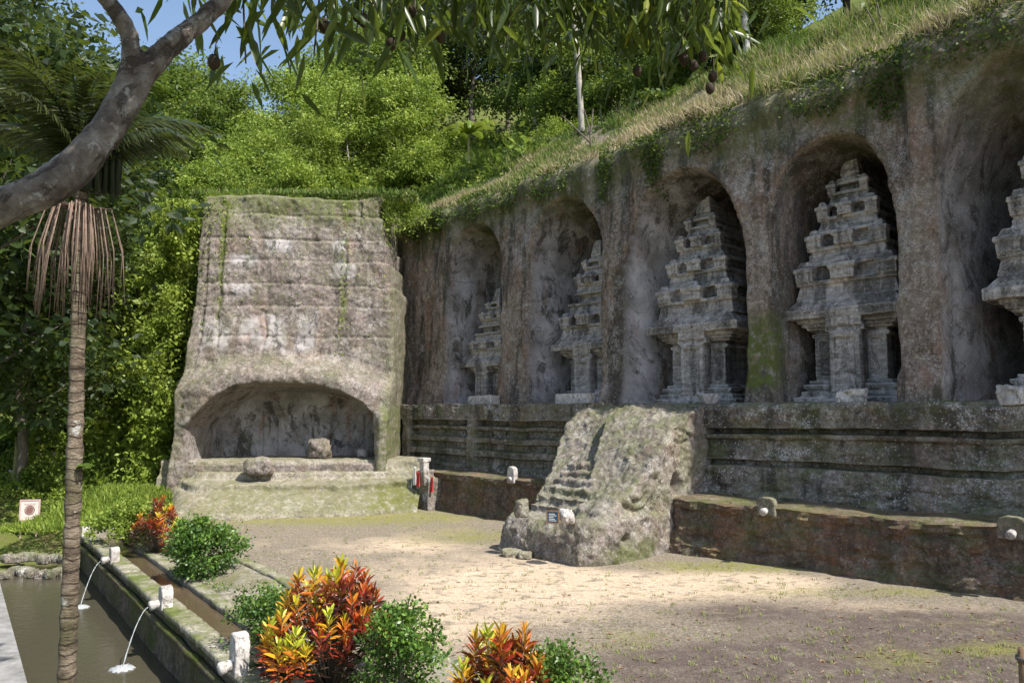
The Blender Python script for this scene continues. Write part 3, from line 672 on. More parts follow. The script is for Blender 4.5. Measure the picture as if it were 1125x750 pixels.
V = V - dS[None] * cut[:, None]
mo = .8 * sm(.45, .1, np.abs(nnx - .1 + .1 * fbm(V, 1, 2))) * flank + .7 * sm(1.0, .2, V[:, 2] + .4 * fbm(V, 1.2, 3)) * sm(.5, .0, np.abs(nnx - 2.6) - .8) + .5 * arc(2.3, 2.0, .6, .3, -2.8, 0) + .6 * sm(.8, .3, np.abs(ssx - 10.1)) * sm(2.6, 3.2, V[:, 2])
o = mk('rock_cut_stairway', V, Fc, M['stair'], None, L(11, 1.2, 0), True, {'moss': np.clip(mo, 0, 1)})
tag(o, 'massive eroded rock-cut stairway with two worn balustrades, sunlit between the two basin walls', 'stairway')

def rockobj(name, loc, dims, lab, cat, m, jit=.2, seed=1, vox=None):
    random.seed(seed); a, b, c = dims
    mb = MB(); K1, K2 = 12, 8; V = []; ex = 1 - jit
    for q in range(K2 + 1):
        th = -math.pi/2 + math.pi * q / K2
        for i in range(K1):
            ph = 2 * math.pi * i / K1; x, y, z = math.cos(th) * math.cos(ph), math.cos(th) * math.sin(ph), math.sin(th)
            f = lambda w: math.copysign(abs(w) ** .62, w)
            k_ = 1 + random.uniform(-.07, .07) * (0 < q < K2); V.append((f(x) * a/2 * k_, f(y) * b/2 * k_, c * .45 + f(z) * c * .55 * k_))
    mb.add(V, [(q*K1+i, q*K1+(i+1) % K1, (q+1)*K1+(i+1) % K1, (q+1)*K1+i) for q in range(K2) for i in range(K1)])
    V, Fc = remesh(mb, vox or min(dims) * .09, [(min(dims) * .3, 2.2 / max(dims), (1, 1, 1), 4), (min(dims)*.06, 9 / max(dims), (1, 1, 1), 3)])
    o = mk(name, V, Fc, m); o.location = tuple(loc); o.rotation_euler[2] = random.uniform(0, 3); return tag(o, lab, cat)
rockobj('boulder', G(573, 567, 1.1), (.42, .34, .5), 'dark grey upright stone at the left front corner of the stairway base', 'boulder', M['darkspout'], seed=3)
rockobj('boulder', G(622, 574, 1.12), (.5, .36, .38), 'white-faced rounded stone beside the small framed notice on the stairway base', 'boulder', M['spout'], seed=4)
rockobj('stone_slab', G(562, 611, 0), (.62, .42, .22), 'flat mossy stone lying on the yard at the left foot of the stairway', 'stone', M['terrace'], .1, seed=5)
o = rockobj('stone_slab', G(577, 613, 0), (.4, .4, .2), 'smaller flat mossy stone touching the slab at the foot of the stairway', 'stone', M['terrace'], .1, seed=6)
# framed notice
t = empty('framed_notice', G(607, 575, 1.14), -.35, 'small blue framed notice leaning on the stairway base between two stones', 'sign')
M['wood'] = plain('brown_wood', (.22,.13,.07), .7, .3, 20); M['blue'] = plain('notice_blue', (.03,.08,.14), .4, .3, 30); M['paint'] = plain('white_paint', (.8,.8,.76), .6, .1, 20, .002)
fr = MB(); 
for a in ((-.17, .17, 0, .03, 0, .03), (-.17, .17, 0, .03, .30, .33), (-.17, -.14, 0, .03, .032, .298), (.14, .17, 0, .03, .032, .298)): fr.box(*a)
fr.build('frame', M['wood'], t); pn = MB().box(-.138, .138, .012, .022, .033, .297).build('panel', M['blue'], t)
ln = MB()
for k in range(5): ln.box(-.1, .1 - .04 * (k % 3), .006, .011, .07 + k * .042, .082 + k * .042)
ln.build('lettering', M['paint'], pn)

# ------------------------------------------------------------------ left rock face with alcove
FX0, FX1, FY0, FY1 = -14.0, -5.35, 31.2, 32.4
xA = np.arange(FX0, FX1 + .01, .06); zA2 = np.arange(-.6, 13.75, .06)
zt2 = [13.8 + .08 * k for k in range(5)]; bt2 = [.05, .15, .35, .7, 1.1]; 
for k in range(1, 9): zt2.append(14.12 + .02 * k); bt2.append(1.1 + .35 * k)
zz2 = np.concatenate([zA2, zt2]); bb2 = np.concatenate([0 * zA2, bt2])
Xf, Zf = np.meshgrid(xA, zz2, indexing='ij'); _, Bf = np.meshgrid(xA, bb2, indexing='ij')
Yf = FY0 + (FY1 - FY0) * (Xf - FX0) / (FX1 - FX0)
P3 = np.stack([Xf, Zf, 0 * Xf], -1)
back = .075 * np.clip(Zf - 5.4, 0, 20)
# courses
for k, zc in enumerate((12.9, 11.75, 10.75, 9.65, 8.65, 7.3)):
    jag = .14 * fbm(P3, .5, 4, off=k * 7.)
    back += .05 * sm(zc - .05, zc + .05, Zf + jag) + .06 * np.exp(-((Zf + jag - zc) / .045) ** 2)
# vertical joints
for xc, za, zb_ in ((-12.9, 6.5, 13.6), (-10.9, 6., 8.6), (-7.6, 9, 11.6), (-13.6, 5, 12)):
    wv = xc + .12 * fbm(np.stack([0 * Zf, Zf, 0 * Zf], -1), 1.2, 3, off=xc)
    back += .10 * np.exp(-((Xf - wv) / .05) ** 2) * sm(za, za + .4, Zf) * sm(zb_, zb_ - .4, Zf)
# hood over the alcove
ac, ahw = -9.75, 3.85
xr = (Xf - ac) / ahw
floor_z = 1.95
arch = floor_z + np.interp(xr, [-1.02, -1, -.985, -.85, -.7, -.5, -.3, .3, .6, .85, .97, 1, 1.02], [-.1, .3, 1.45, 2.05, 2.65, 3.1, 3.3, 3.25, 2.95, 2.45, 1.95, .3, -.1])
hood = 6.0 - 1.05 * np.clip(np.abs(xr + .05) - .3, 0, 2) ** 1.3
jag = .12 * fbm(P3, .9, 4)
pro = sm(hood + .7, hood - .55, Zf + jag)
back -= .95 * pro * (1 - .35 * sm(.7, 1.5, np.abs(xr)))
q = np.minimum(arch - Zf + jag * 1.1, (1 - np.abs(xr)) * ahw + jag)
ins = sm(-.02, .35, q) * (Zf > floor_z - .12)
back = back + ins * (2.35 - back)
for xj in (-11.55, -10.9, -9.3, -8.4, -6.9): back += ins * .16 * np.exp(-((Xf - xj) / .045) ** 2) * (Zf < 3.85)
back -= ins * .10 * sm(3.85, 3.9, Zf) * sm(5.2, 3.9, Zf)
# left buttress bulging forward at the bottom, right buttress
back -= .35 * sm(-13.0, -14.3, Xf) * sm(3.2, 1., Zf) + .35 * sm(-6., -5.6, Xf) * sm(4.4, 3.6, Zf)
rgh = (.20 * fbm(P3, .5, 4) + .10 * fbm(P3, 2.0, 4, .6) + .035 * fbm(P3, 8, 3)) * (1 - .75 * ins)
brd = .22 * fbm(P3, .8, 4, .6, off=2.) * sm(12.3, 13.6, Zf)
Yo = Yf + back + Bf + rgh + brd
pale = 0 * ins
for u_, v_, w_, h_ in ((278, 365, .5, .6), (300, 366, .5, .8), (335, 365, .45, .9), (268, 285, .9, .35), (375, 290, .6, .5), (372, 265, .5, .4), (262, 318, .8, .3), (240, 370, .7, .7), (300, 268, .7, .3)):
    c_ = DY(u_, v_, 31.9); pale = np.maximum(pale, .9 * sm(1.15, .55, np.maximum(np.abs(Xf - c_[0]) / w_, np.abs(Zf - c_[2]) / h_) + .5 * fbm(P3, 1.6, 4, .65, off=u_)) )
pale = np.where(ins > .3, 0, pale)
# outline: stepped right edge, ragged left edge
st_ = .22 * (sm(12.9, 12.95, Zf) + sm(11.75, 11.8, Zf) + sm(10.7, 10.75, Zf) + sm(9.6, 9.65, Zf))
Xo = Xf - st_ * sm(-7.5, -5.4, Xf) + (.25 * sm(7, 13.6, Zf) + .3 * fbm(np.stack([0 * Zf, Zf, 0 * Zf], -1), .35, 3) - .1 * sm(4, 0, Zf)) * sm(-12, -14.9, Xf)
Zo = Zf + .42 * fbm(P3, .4, 4) * sm(13, 14, Zf)
A = np.stack([Xo, Yo, Zo], -1)
# returns on both sides
nside = 22
def side(col_, sgn):
    out = []
    for k in range(1, nside + 1):
        q_ = col_.copy(); q_[:, 1] += k * .22 ; q_[:, 0] += sgn * .12 * min(k, 4) / 4 + .14 * fbm(q_, 1.2, 3); out.append(q_)
    return out
A = np.stack(side(A[0], -1)[::-1] + [A[i] for i in range(A.shape[0])] + side(A[-1], 1), 0)
Zm = A[..., 2]; Xm = A[..., 0]
mo = .75 * sm(11.4, 13.4, Zm + .8 * fbm(A, .6, 3)) + .5 * sm(-13.4, -14.3, Xm + .5 * fbm(A, .8, 3)) + .45 * sm(-5.9, -5.4, Xm) + .35 * sm(-6.3, -5.6, Xm) * sm(4.5, 4, Zm)
for xc in (-12.9, -7.6): mo = mo + .9 * np.exp(-((Xm - xc) / .14) ** 2) * sm(6.5, 8.5, Zm) * (fbm(A, 1, 2) > -.1)
o = mk('carved_cliff', A.reshape(-1, 3), grid_faces(A.shape[0], A.shape[1]), M['face'], None, (-9.8, 32, 0), True, {'moss': np.clip(mo, 0, 1), 'inner': np.concatenate([0 * ins[:1].repeat(nside, 0), np.maximum(ins, pale), 0 * ins[:1].repeat(nside, 0)], 0)})
tag(o, 'broad sunlit rock face of level stone courses with a wide arched alcove at its foot', 'cliff')

# terrace under the alcove
xs = np.arange(-14.7, -3.75, .07); us = np.linspace(0, 1, 90)
pr = [(3.9, -.3), (3.85, .1), (3.2, .45), (2.5, .75), (2.1, .85), (2.05, 1.12), (1.4, 1.2), (1.1, 1.24), (1.05, 1.5), (.55, 1.52), (.5, 1.92), (.0, 1.97), (-1.2, 1.98), (-3.4, 1.95)]
pl = np.cumsum([0] + [math.hypot(pr[i+1][0]-pr[i][0], pr[i+1][1]-pr[i][1]) for i in range(len(pr)-1)]); pl /= pl[-1]
oo = np.interp(us, pl, [a for a, b in pr]); zq = np.interp(us, pl, [b for a, b in pr])
Xt, O = np.meshgrid(xs, oo, indexing='ij'); _, Zt = np.meshgrid(xs, zq, indexing='ij')
O = O * (1 - .82 * sm(-12.3, -14.5, Xt) * (O > 0))
Yt = 30.9 + (Xt + 14.9) * .13 - O * (1 - .25 * sm(-7, -4, Xt))
P3 = np.stack([Xt, Yt, Zt], -1)
dd = .22 * fbm(P3, .6, 4) + .12 * fbm(P3, 2.5, 4, .6)
Yt = Yt + dd; Zt = Zt + .10 * fbm(P3, .8, 4, off=3.) * sm(1.9, 1.2, Zt) + .03 * fbm(P3, 4, 3)
Zt = Zt + .15 * sm(-12.8, -13.9, Xt) * sm(1.9, 1.3, Zt) * sm(-.2, .5, Zt)
mo = np.clip(.65 * sm(1.3, .9, Zt) * sm(-.1, .3, Zt) * sm(-12.8, -11.3, Xt + .8 * fbm(P3, .7, 3)) + .4 * sm(-6, -5, Xt), 0, 1)
o = mk('stone_terrace', np.stack([Xt, Yt, Zt], -1).reshape(-1, 3), grid_faces(len(xs), len(us), True), M['terrace'], None, (-9.5, 29.5, 0), True, {'moss': mo})
tag(o, 'worn mossy stepped stone terrace below the arched alcove', 'terrace')
for (u, v, dm, lab, sd_) in ((351, 504, (1.1, .8, .95), 'rounded pale standing stone at the middle of the alcove sill', 11), (399, 502, (.7, .5, .42), 'small cracked stone at the right end of the alcove sill', 12), (283, 521, (1.2, .7, .75), 'low broken pale stone at the left of the alcove sill', 13)):
    p_ = G(u, v, 1.95 if u != 283 else 1.45); rockobj('standing_stone', p_, dm, lab, 'stone', M['face'] if sd_ != 12 else M['spout'], .12, sd_)
t = empty('marker_plate', G(434, 541, .35), -.2, 'tiny white marker plate on a short stake in the grass of the terrace', 'marker')
MB().box(-.12, .12, -.01, .01, .1, .26).build('plate', M['paint'], t); MB().box(-.015, .015, .012, .035, -.25, .2).build('stake', M['bark'], t)

# ------------------------------------------------------------------ pool, channel, kerbs
def strip(name, t0, t1, prof, m, amp, label=None, cat=None, kind=None, step=.09, e_is=True, joints=0):
    """prof (e, z) closed loop swept along the pool"""
    tt = np.arange(t0, t1, step); pe_, pz = [], []
    k0 = len(prof)
    for i in range(k0):
        a, b = prof[i], prof[(i + 1) % k0]; k = max(1, int(math.hypot(a[0]-b[0], a[1]-b[1]) / .07))
        for q in range(k): pe_.append(a[0] + (b[0]-a[0]) * q / k); pz.append(a[1] + (b[1]-a[1]) * q / k)
    T, E = np.meshgrid(tt, pe_, indexing='ij'); _, Zp = np.meshgrid(tt, pz, indexing='ij'); P_ = np.stack([T, E, Zp], -1)
    E = E + amp * fbm(P_, 1.4, 4); Zq = Zp + amp * .6 * fbm(P_, 1.1, 4, off=8.)
    if joints: Zq = Zq - .05 * np.exp(-(((T / joints) % 1 - .5) * joints / .05) ** 2) * (Zp > 0)
    V = PP(T, E, Zq); nu, nv = T.shape; i = np.arange(nu - 1)[:, None]; j = np.arange(nv)[None]; j2 = (j + 1) % nv
    Fq = [tuple(f) for f in np.stack([(i*nv+j).ravel(), ((i+1)*nv+j).ravel(), ((i+1)*nv+j2).ravel(), (i*nv+j2).ravel()], 1)]
    Fq += [tuple(range(nv)), tuple((nu-1)*nv + q for q in range(nv-1, -1, -1))]
    o = mk(name, V.reshape(-1, 3), Fq, m, None, PP((t0+t1)/2, 0, 0), True)
    return tag(o, label, cat, None, kind)
WZ = -.92
strip('pool_wall', -6, PL + .1, [(0, .02), (-.03, -1.4), (.36, -1.4), (.36, .02)], M['poolwall'], .05, 'high mossy dark wall between the water channel and the pool', 'wall')
strip('wall_coping', -6, PL + .15, [(-.06, .14), (-.06, .03), (.34, .03), (.34, .14)], M['kerb'], .025, 'worn pale coping stones along the top of the pool wall', 'coping', joints=1.1)
strip('ledge_moulding', -6, PL, [(-.05, -.12), (-.13, -.14), (-.13, -.24), (-.0, -.26)], M['poolwall'], .04, 'mossy ridge running along the pool side of the wall', 'moulding')
strip('channel_bed', -6, PL + .3, [(.3, -.35), (.3, -.6), (1.2, -.6), (1.2, -.35)], M['poolwall'], .02, kind='structure')
strip('kerb', -6, PL + .3, [(1.02, .02), (1.02, -.7), (1.3, -.7), (1.3, .02)], M['kerb'], .035, 'pale mossy kerb stones on the yard side of the water channel', 'kerb', joints=.9)
strip('planting_bed', -6, PL + 1.6, [(1.32, -.03), (1.32, -1.5), (3.2, -1.5), (3.0, .05), (2.2, .10)], M['terrace'], .10, kind='structure', step=.15)
strip('kerb', .5, PL - 1.5, [(2.62, .14), (2.62, -.2), (2.9, -.2), (2.9, .13)], M['kerb'], .05, 'broken second row of pale kerb stones edging the planting bed and the yard', 'kerb', joints=.8)
tb = MB(); tb.v = [tuple(PP(PL + a, b, c)) for a in (.1, .5) for b in (-.1, 1.35) for c in (-1.4, .2)]; tb.f = [(0,1,3,2),(4,6,7,5),(0,4,5,1),(2,3,7,6),(1,5,7,3),(0,2,6,4)]
o = tb.build('end_slab', M['kerb'], None, PP(PL, .5, 0)); tag(o, 'flat pale slab closing the far end of the water channel', 'slab')
def water(name, poly, z, c, rough=.05, bumpd=.03):
    n = NT(name + '_surface'); f = n.noise(4.5, 4, .6); f2 = n.noise(17, 3, .6)
    h = n.math('ADD', f, n.math('MULTIPLY', f2, .3))
    n.bsdf(c, rough, n.bump(h, .35, bumpd), .5, **{'IOR': 1.33})
    return tag(mk(name, [tuple(PP(a, b, z)) for a, b in poly], [tuple(range(len(poly)))], n.m), kind='structure')
water('pool_water', [(-4, .1), (-4, -4.7), (PL + 1.5, -4.9), (PL + 1.5, .1)], WZ, (.062, .056, .038), .03, .03)
water('channel_water', [(-6, .3), (-6, 1.1), (PL + .4, 1.1), (PL + .4, .3)], -.10, (.085, .062, .038), .08, .02)
# left bank of pool
B0 = G(30, 750, -.8); 
tB, eB = PTE(B0[0], B0[1]); tB2, eB2 = PTE(*G(0, 640, -.8)[:2])
n = NT('bank_paving'); n.bsdf(n.ramp(n.noise(3, 7, .7), [(.3, (.13,.13,.12)), (.7, (.30,.29,.28))]), .9, n.bump(n.noise(12, 5), .5, .02))
bm_ = []
for a in (-5, tB, (tB + tB2) / 2, tB2, PL - 1.0): 
    e1 = eB + (eB2 - eB) * (a - tB) / (tB2 - tB); bm_.append((a, e1))
V = []
for a, e1 in bm_:
    for e2, z2 in ((e1, -2.), (e1, -.8), (e1 - 1.7, -.78), (e1 - 1.7, -2.)): V.append(PP(a, e2, z2))
Fq = [(i*4+k, i*4+(k+1) % 4, (i+1)*4+(k+1) % 4, (i+1)*4+k) for i in range(4) for k in range(4)] + [(0, 1, 2, 3), (19, 18, 17, 16)]
tag(mk('path', V, Fq, n.m, smooth=False), kind='structure')
# ground on the near-left and the far bank
xs = np.arange(-50, -2, .35); ys = np.arange(-8, 34, .3)
X, Y = np.meshgrid(xs, ys, indexing='ij'); t_, e_ = PTE(X, Y)
far = sm(PL + 1.1, PL + 2.0, t_); eL = eB + (eB2 - eB) * (t_ - tB) / (tB2 - tB) - 1.6
lf_ = sm(eL + .1, eL - .6, e_)
Z = -2.6 + np.maximum(far, lf_) * 1.75 + 1.0 * sm(-4.6, -6.5, t_) * 2
Z = np.where((e_ < 2.5), Z + np.maximum(far, lf_) * (.25 * np.clip(Y - 24, 0, 3) * .6 + .22 * np.clip(Y - 27, 0, 20)) , Z)
Z = np.where((e_ > 1.2) & (t_ < PL + 2), -2.7, Z)
Z = Z + fbm(np.stack([X, Y, 0 * X], -1), .8, 4) * .16
Z = np.where(Y > 31, np.minimum(Z, hill(X, Y) - .1), Z)
ng = NT('garden_soil')
ng.bsdf(ng.ramp(ng.noise(1.1, 7, .7), [(.35, (.07,.10,.02)), (.5, (.14,.17,.045)), (.68, (.24,.18,.11))]), .95, ng.bump(ng.noise(6, 6, .7), .8, .08), .1)
tag(mk('garden', np.stack([X, Y, Z], -1), grid_faces(len(xs), len(ys)), ng.m), kind='structure')
GX, GY, GZ = xs, ys, Z
def gz(x, y):
    i = np.clip(np.rint((np.asarray(x) - GX[0]) / .35).astype(int), 0, len(GX) - 1); j = np.clip(np.rint((np.asarray(y) - GY[0]) / .3).astype(int), 0, len(GY) - 1)
    return np.maximum(GZ[i, j], np.where(np.asarray(y) > 30, hill(x, y), -9))
# spouts on the pool wall
rp = math.atan2(pw[1], pw[0]) + math.pi
lab = {171: 'pale carved spout on the pool wall pouring the nearer of the two water jets', 122: 'weathered spout on the pool wall pouring the farther water jet', 262: 'largest white carved spout on the pool wall at the bottom edge of the picture'}
for (u, v, h_) in ((122, 617, .42), (171, 668, .46), (262, 738, .62)):
    g_ = G(u, v, .12); t0, e0 = PTE(g_[0], g_[1])
    spout(u, v, 0, 0, lab[u], M['spout'], h_, .34, .3, rp, PP(t0, .02, .08), 'spouts along the pool wall', (.42, 1.08) if u != 262 else None)
spout(0, 0, 0, 0, 'small far spout at the end of the pool wall', M['spout'], .34, .26, .22, rp, PP(PL - .5, .02, .08), 'spouts along the pool wall')

# ------------------------------------------------------------------ vegetation
M['red_leaf'] = leafmat('croton_leaf', [(0., (.035,.012,.012)), (.3, (.16,.015,.012)), (.5, (.42,.04,.015)), (.68, (.62,.20,.02)), (.85, (.70,.50,.03)), (1., (.50,.55,.05))], .25, .35, .1, .5)
M['shrub'] = leafmat('shrub_leaf', [(0., (.025,.06,.014)), (.5, (.085,.18,.03)), (1., (.20,.32,.05))], .3, .4, .1, .4)
def croton(loc, wx, h, nros, lab, seed, ybias=0, side_h=.5, ll=.235):
    r = np.random.default_rng(seed); t = empty('croton_shrub', loc, 0, lab, 'shrub')
    st = MB(); P = []; D = []; vv = []; Ls = []
    for k in range(nros):
        a = r.uniform(0, 6.28); rr = math.sqrt(r.uniform(0, 1)) * wx; x, y = rr * math.cos(a), rr * math.sin(a)
        top = h * (1 - .5 * (rr / wx) ** 2) * r.uniform(.62, 1.03)
        st.tube([(x*.15, y*.15, 0), (x*.5, y*.5, top*.4), (x, y, top)], [.018, .013, .008], 5)
        hue = r.normal(.04, .13) + ybias * (1.1 if x < wx * .2 else -.5)
        for q in range(36):
            f = q / 36; z = top - .42 * f * h * .75 + .02; az = q * 2.4 + r.uniform(-.3, .3); el = 1.25 - 1.35 * f + r.normal(0, .12)
            P.append((x, y, z)); D.append((math.cos(az) * math.cos(el), math.sin(az) * math.cos(el), math.sin(el)))
            Ls.append(ll * r.uniform(.75, 1.15) * (.7 + .4 * math.sin(math.pi * min(1, f + .2)))); vv.append(.74 - .85 * f ** .8 + hue + r.normal(0, .05))
    mk('stem', st.arr(), st.f, M['bark'], t)
    leaf_hex('foliage', np.array(P), np.array(D), np.array(Ls), np.array(Ls) * .10, np.array(vv), M['red_leaf'], t, bend=.25)
    return t
def bush(name, loc, ell, K, per, lab, m, ll=.07, lw=.022, cr=.22, cat='shrub', grp=None, zoff=.8, seed=None):
    t = empty(name, loc, 0, lab, cat, grp); P, D, v = clumps(K, per, 1, ell, cr, .45); P[:, 2] += ell[2] * zoff + .1
    P2, D2, v2 = clumps(K // 3, per, 1, tuple(e * .55 for e in ell), cr, .3); P2 += np.array([rng.uniform(-.6, .6) * ell[0], rng.uniform(-.5, .5) * ell[1], ell[2] * (zoff + rng.uniform(.6, .85))])
    cut_ = fbm(P, 1.6 / max(ell), 3, off=float(loc[0])) > -.16; P, D, v = P[cut_], D[cut_], v[cut_]
    P = np.concatenate([P, P2]); D = np.concatenate([D, D2]); v = np.concatenate([v, v2])
    P = P[P[:, 2] > .03]; n_ = len(P); D = D[:n_]; v = v[:n_] + .25 * (P[:, 2] / (2 * ell[2]) - .5)
    st = MB()
    for k in range(12):
        q = P[rng.integers(0, n_)]; st.tube([(q[0]*.1, q[1]*.1, 0), (q[0]*.5, q[1]*.5, q[2]*.55), tuple(q)], [.02, .013, .006], 5)
    mk('stem', st.arr(), st.f, M['bark'], t)
    leaf_mesh('foliage', P, D, rng.uniform(.7, 1.2, n_) * ll, lw, v, m, t); return t
c1 = G(362, 752); croton(c1, .9, 1.85, 84, 'large croton shrub with yellow, orange and dark red leaves at the bottom centre-left', 21, .2)
c3 = np.array([.0, 8.9, 0]); c3[0] = (550 - 562) / 800 * 8.9 + .05; croton(c3 + [0, 0, .0], .6, 1.6, 60, 'red and yellow croton shrub rising from the bottom edge, nearest the camera', 22, .15)
c0 = G(172, 606); croton(c0, .62, 1.5, 40, 'distant croton shrub with orange-red leaves beside the far pool wall', 23, -.18, ll=.21)
bush('green_shrub', G(226, 634), (.85, .8, .72), 150, 60, 'rounded bright green shrub beside the channel, just right of the distant croton', M['shrub'], .085, .028)
bush('green_shrub', G(440, 775), (.62, .6, .72), 90, 55, 'loose light green shrub right of the large croton', M['shrub'], .07, .022)
bush('green_shrub', [.78, 8.9, 0], (.45, .45, .68), 60, 50, 'small green shrub right of the croton at the bottom edge', M['shrub'], .06, .02)
bush('green_shrub', G(290, 715), (.6, .6, .55), 60, 50, 'sparse green shrub left of the large croton', M['shrub'], .07, .022)
bush('flowering_shrub', G(140, 600), (1.1, 1., .7), 90, 50, 'pale green shrub with small white flowers beside the far end of the channel', M['leafb'], .1, .03)
P, D, v = clumps(60, 4, 1, (1.1, 1., .7), .2); 
tb_ = G(312, 742); N = 46; a = rng.uniform(0, 6.28, N); P = np.stack([.4 * np.cos(a) * rng.random(N), .4 * np.sin(a) * rng.random(N), rng.uniform(.1, .5, N)], -1)
M['caladium'] = leafmat('broad_leaf', [(0., (.02,.04,.02)), (.6, (.05,.09,.03)), (1., (.22,.07,.07))], .2, .3, 0, .5)
t = empty('broad_leaved_plant', tb_, 0, 'low plant with dark broad leaves at the foot of the large croton', 'plant')
leaf_mesh('foliage', P, np.stack([np.cos(a), np.sin(a), rng.uniform(-.3, .5, N)], -1), .3, .08, rng.random(N), M['caladium'], t, roll=np.tile([0, 0, 1.], (N, 1)) + rng.normal(size=(N, 3)) * .2, bend=.3)
st = MB(); [st.tube([(0, 0, 0), tuple(p_ * .7), tuple(p_)], .006, 4) for p_ in P]; mk('stem', st.arr(), st.f, M['shrub'], t)
# low growth on the bed
N = 26000; tt = rng.uniform(-3, PL + 2, N); ee = rng.uniform(1.3, 3.0, N); cl = fbm(np.stack([tt, ee, 0 * tt], -1), 1.3, 3)
kp = rng.random(N) < np.clip(.15 + 1.3 * cl, 0, 1); P = PP(tt[kp], ee[kp], .03); N = len(P)
tag(leaf_mesh('ground_cover', P, rng.normal(size=(N, 3)) * .7 + [0, 0, .8], rng.uniform(.04, .12, N), .016, rng.normal(.5, .25, N), M['shrub']), 'low weeds and moss between the kerbs of the planting bed', 'weeds', kind='stuff')

# --- tree building blocks (shared meshes)
def keep(o): d = o.data; bpy.data.objects.remove(o); return d
def tree_mesh(h, cr, seed, ll, m, bark, K=130, per=50, trunk=.16, lean=0, crown_low=.35, feather=1.0):
    r = np.random.default_rng(seed); st = MB(); tips = []
    spine = [np.array([lean * (z / h) ** 2 * 2 + .15 * math.sin(z * .9 + seed), .15 * math.cos(z * .7 + seed), z]) for z in np.linspace(0, h * .9, 9)]
    st.tube(spine, np.linspace(trunk, trunk * .25, 9), 8)
    for k in range(16):
        i = int(r.integers(3, 9)); b0 = spine[i]; az = k * 2.4 + r.uniform(-.4, .4); f = (i / 8)
        ln = cr * r.uniform(.6, 1.1) * (1.1 - .5 * f); e = b0 + np.array([math.cos(az) * ln, math.sin(az) * ln, ln * r.uniform(.1, .8)])
        mid = (b0 + e) / 2 + np.array([0, 0, -.1 * ln]); st.tube([b0, mid, e], [trunk * .35, trunk * .22, trunk * .08], 5); tips += [e, mid * .4 + e * .6]
    C = []
    for k in range(K):
        tp = tips[int(r.integers(0, len(tips)))]; C.append(tp + r.normal(size=3) * np.array([.38, .38, .26]) * cr * .8)
    C = np.array(C); C = C[C[:, 2] > h * crown_low * .7]
    K = len(C); rr = np.repeat(r.uniform(.5, 1.2, (K, 1)) * cr * .17, per, 0); CC = np.repeat(C, per, 0)
    g = r.normal(size=(K * per, 3)) * np.array([1, 1, .5]) ; P = CC + g * rr
    D = nrm(g + r.normal(size=g.shape) * .6 + np.array([0, 0, -.2])); v = .5 + .2 * np.repeat(r.normal(size=K), per) + .15 * r.normal(size=K * per)
    tr = keep(mk('trunk', st.arr(), st.f, bark)); n_ = len(P)
    cw = keep(leaf_mesh('crown', P, D, r.uniform(.7, 1.3, n_) * ll, ll * .28 * feather, v, m, bend=.15)); return tr, cw
TREES = {
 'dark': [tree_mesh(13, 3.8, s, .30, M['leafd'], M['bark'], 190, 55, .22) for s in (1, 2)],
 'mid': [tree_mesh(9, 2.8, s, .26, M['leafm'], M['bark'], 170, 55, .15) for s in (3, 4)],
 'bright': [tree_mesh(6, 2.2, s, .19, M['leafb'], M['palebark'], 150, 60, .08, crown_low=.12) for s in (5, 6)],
 'bush': [tree_mesh(3, 1.7, s, .17, M['leafb'], M['bark'], 110, 60, .05, crown_low=.0) for s in (8, 9)],
}
def tree(kind, x, y, sc, lab, name='broadleaf_tree', grp=None, cat='tree', rz=None, z=None, sz=1.0):
    i = random.randrange(len(TREES[kind])); tr, cw = TREES[kind][i]
    z = float(hill(np.array([x]), np.array([y]))[0]) - .3 if z is None else z
    t = empty(name, (x, y, z), random.uniform(0, 6.28) if rz is None else rz, lab, cat, grp); t.scale = (sc, sc, sc * sz)
    for nm, me in (('trunk', tr), ('crown', cw)):
        o = bpy.data.objects.new(nm, me); col.objects.link(o); o.parent = t
    return t
def at(u, v0, Y):     # x for a screen column at distance Y
    r = ray(u, v0); return r[0] / r[1] * Y
random.seed(5)
g_f = 'trees of the forest above the cliff'
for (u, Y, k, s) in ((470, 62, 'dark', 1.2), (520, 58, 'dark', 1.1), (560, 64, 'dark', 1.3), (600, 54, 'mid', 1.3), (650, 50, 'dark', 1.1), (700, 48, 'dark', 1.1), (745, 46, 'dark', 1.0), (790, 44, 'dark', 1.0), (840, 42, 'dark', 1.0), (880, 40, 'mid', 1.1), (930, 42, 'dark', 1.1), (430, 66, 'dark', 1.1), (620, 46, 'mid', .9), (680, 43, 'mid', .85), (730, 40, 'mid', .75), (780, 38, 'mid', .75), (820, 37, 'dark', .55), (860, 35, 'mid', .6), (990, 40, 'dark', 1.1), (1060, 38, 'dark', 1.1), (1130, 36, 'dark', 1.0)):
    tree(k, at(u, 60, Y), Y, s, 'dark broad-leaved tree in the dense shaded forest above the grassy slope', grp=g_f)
g_b = 'bright trees on the hillside behind the rock face'
for (u, Y, k, s) in ((250, 52, 'mid', .9), (215, 50, 'mid', .8), (290, 54, 'bright', 1.1), (330, 48, 'bright', 1.15), (370, 50, 'bright', 1.2), (415, 52, 'mid', 1.0), (450, 50, 'mid', 1.0), (385, 44, 'bright', 1.0), (440, 45, 'bright', 1.1), (340, 42, 'bright', .8), (300, 43, 'bush', 1.2), (485, 62, 'mid', 1.0), (360, 58, 'mid', 1.2), (410, 60, 'mid', 1.3)):
    tree(k, at(u, 130, Y), Y, s, 'leafy light green tree on the sunny hillside behind the rock face', grp=g_b)
g_h = 'bushes on the hillside'
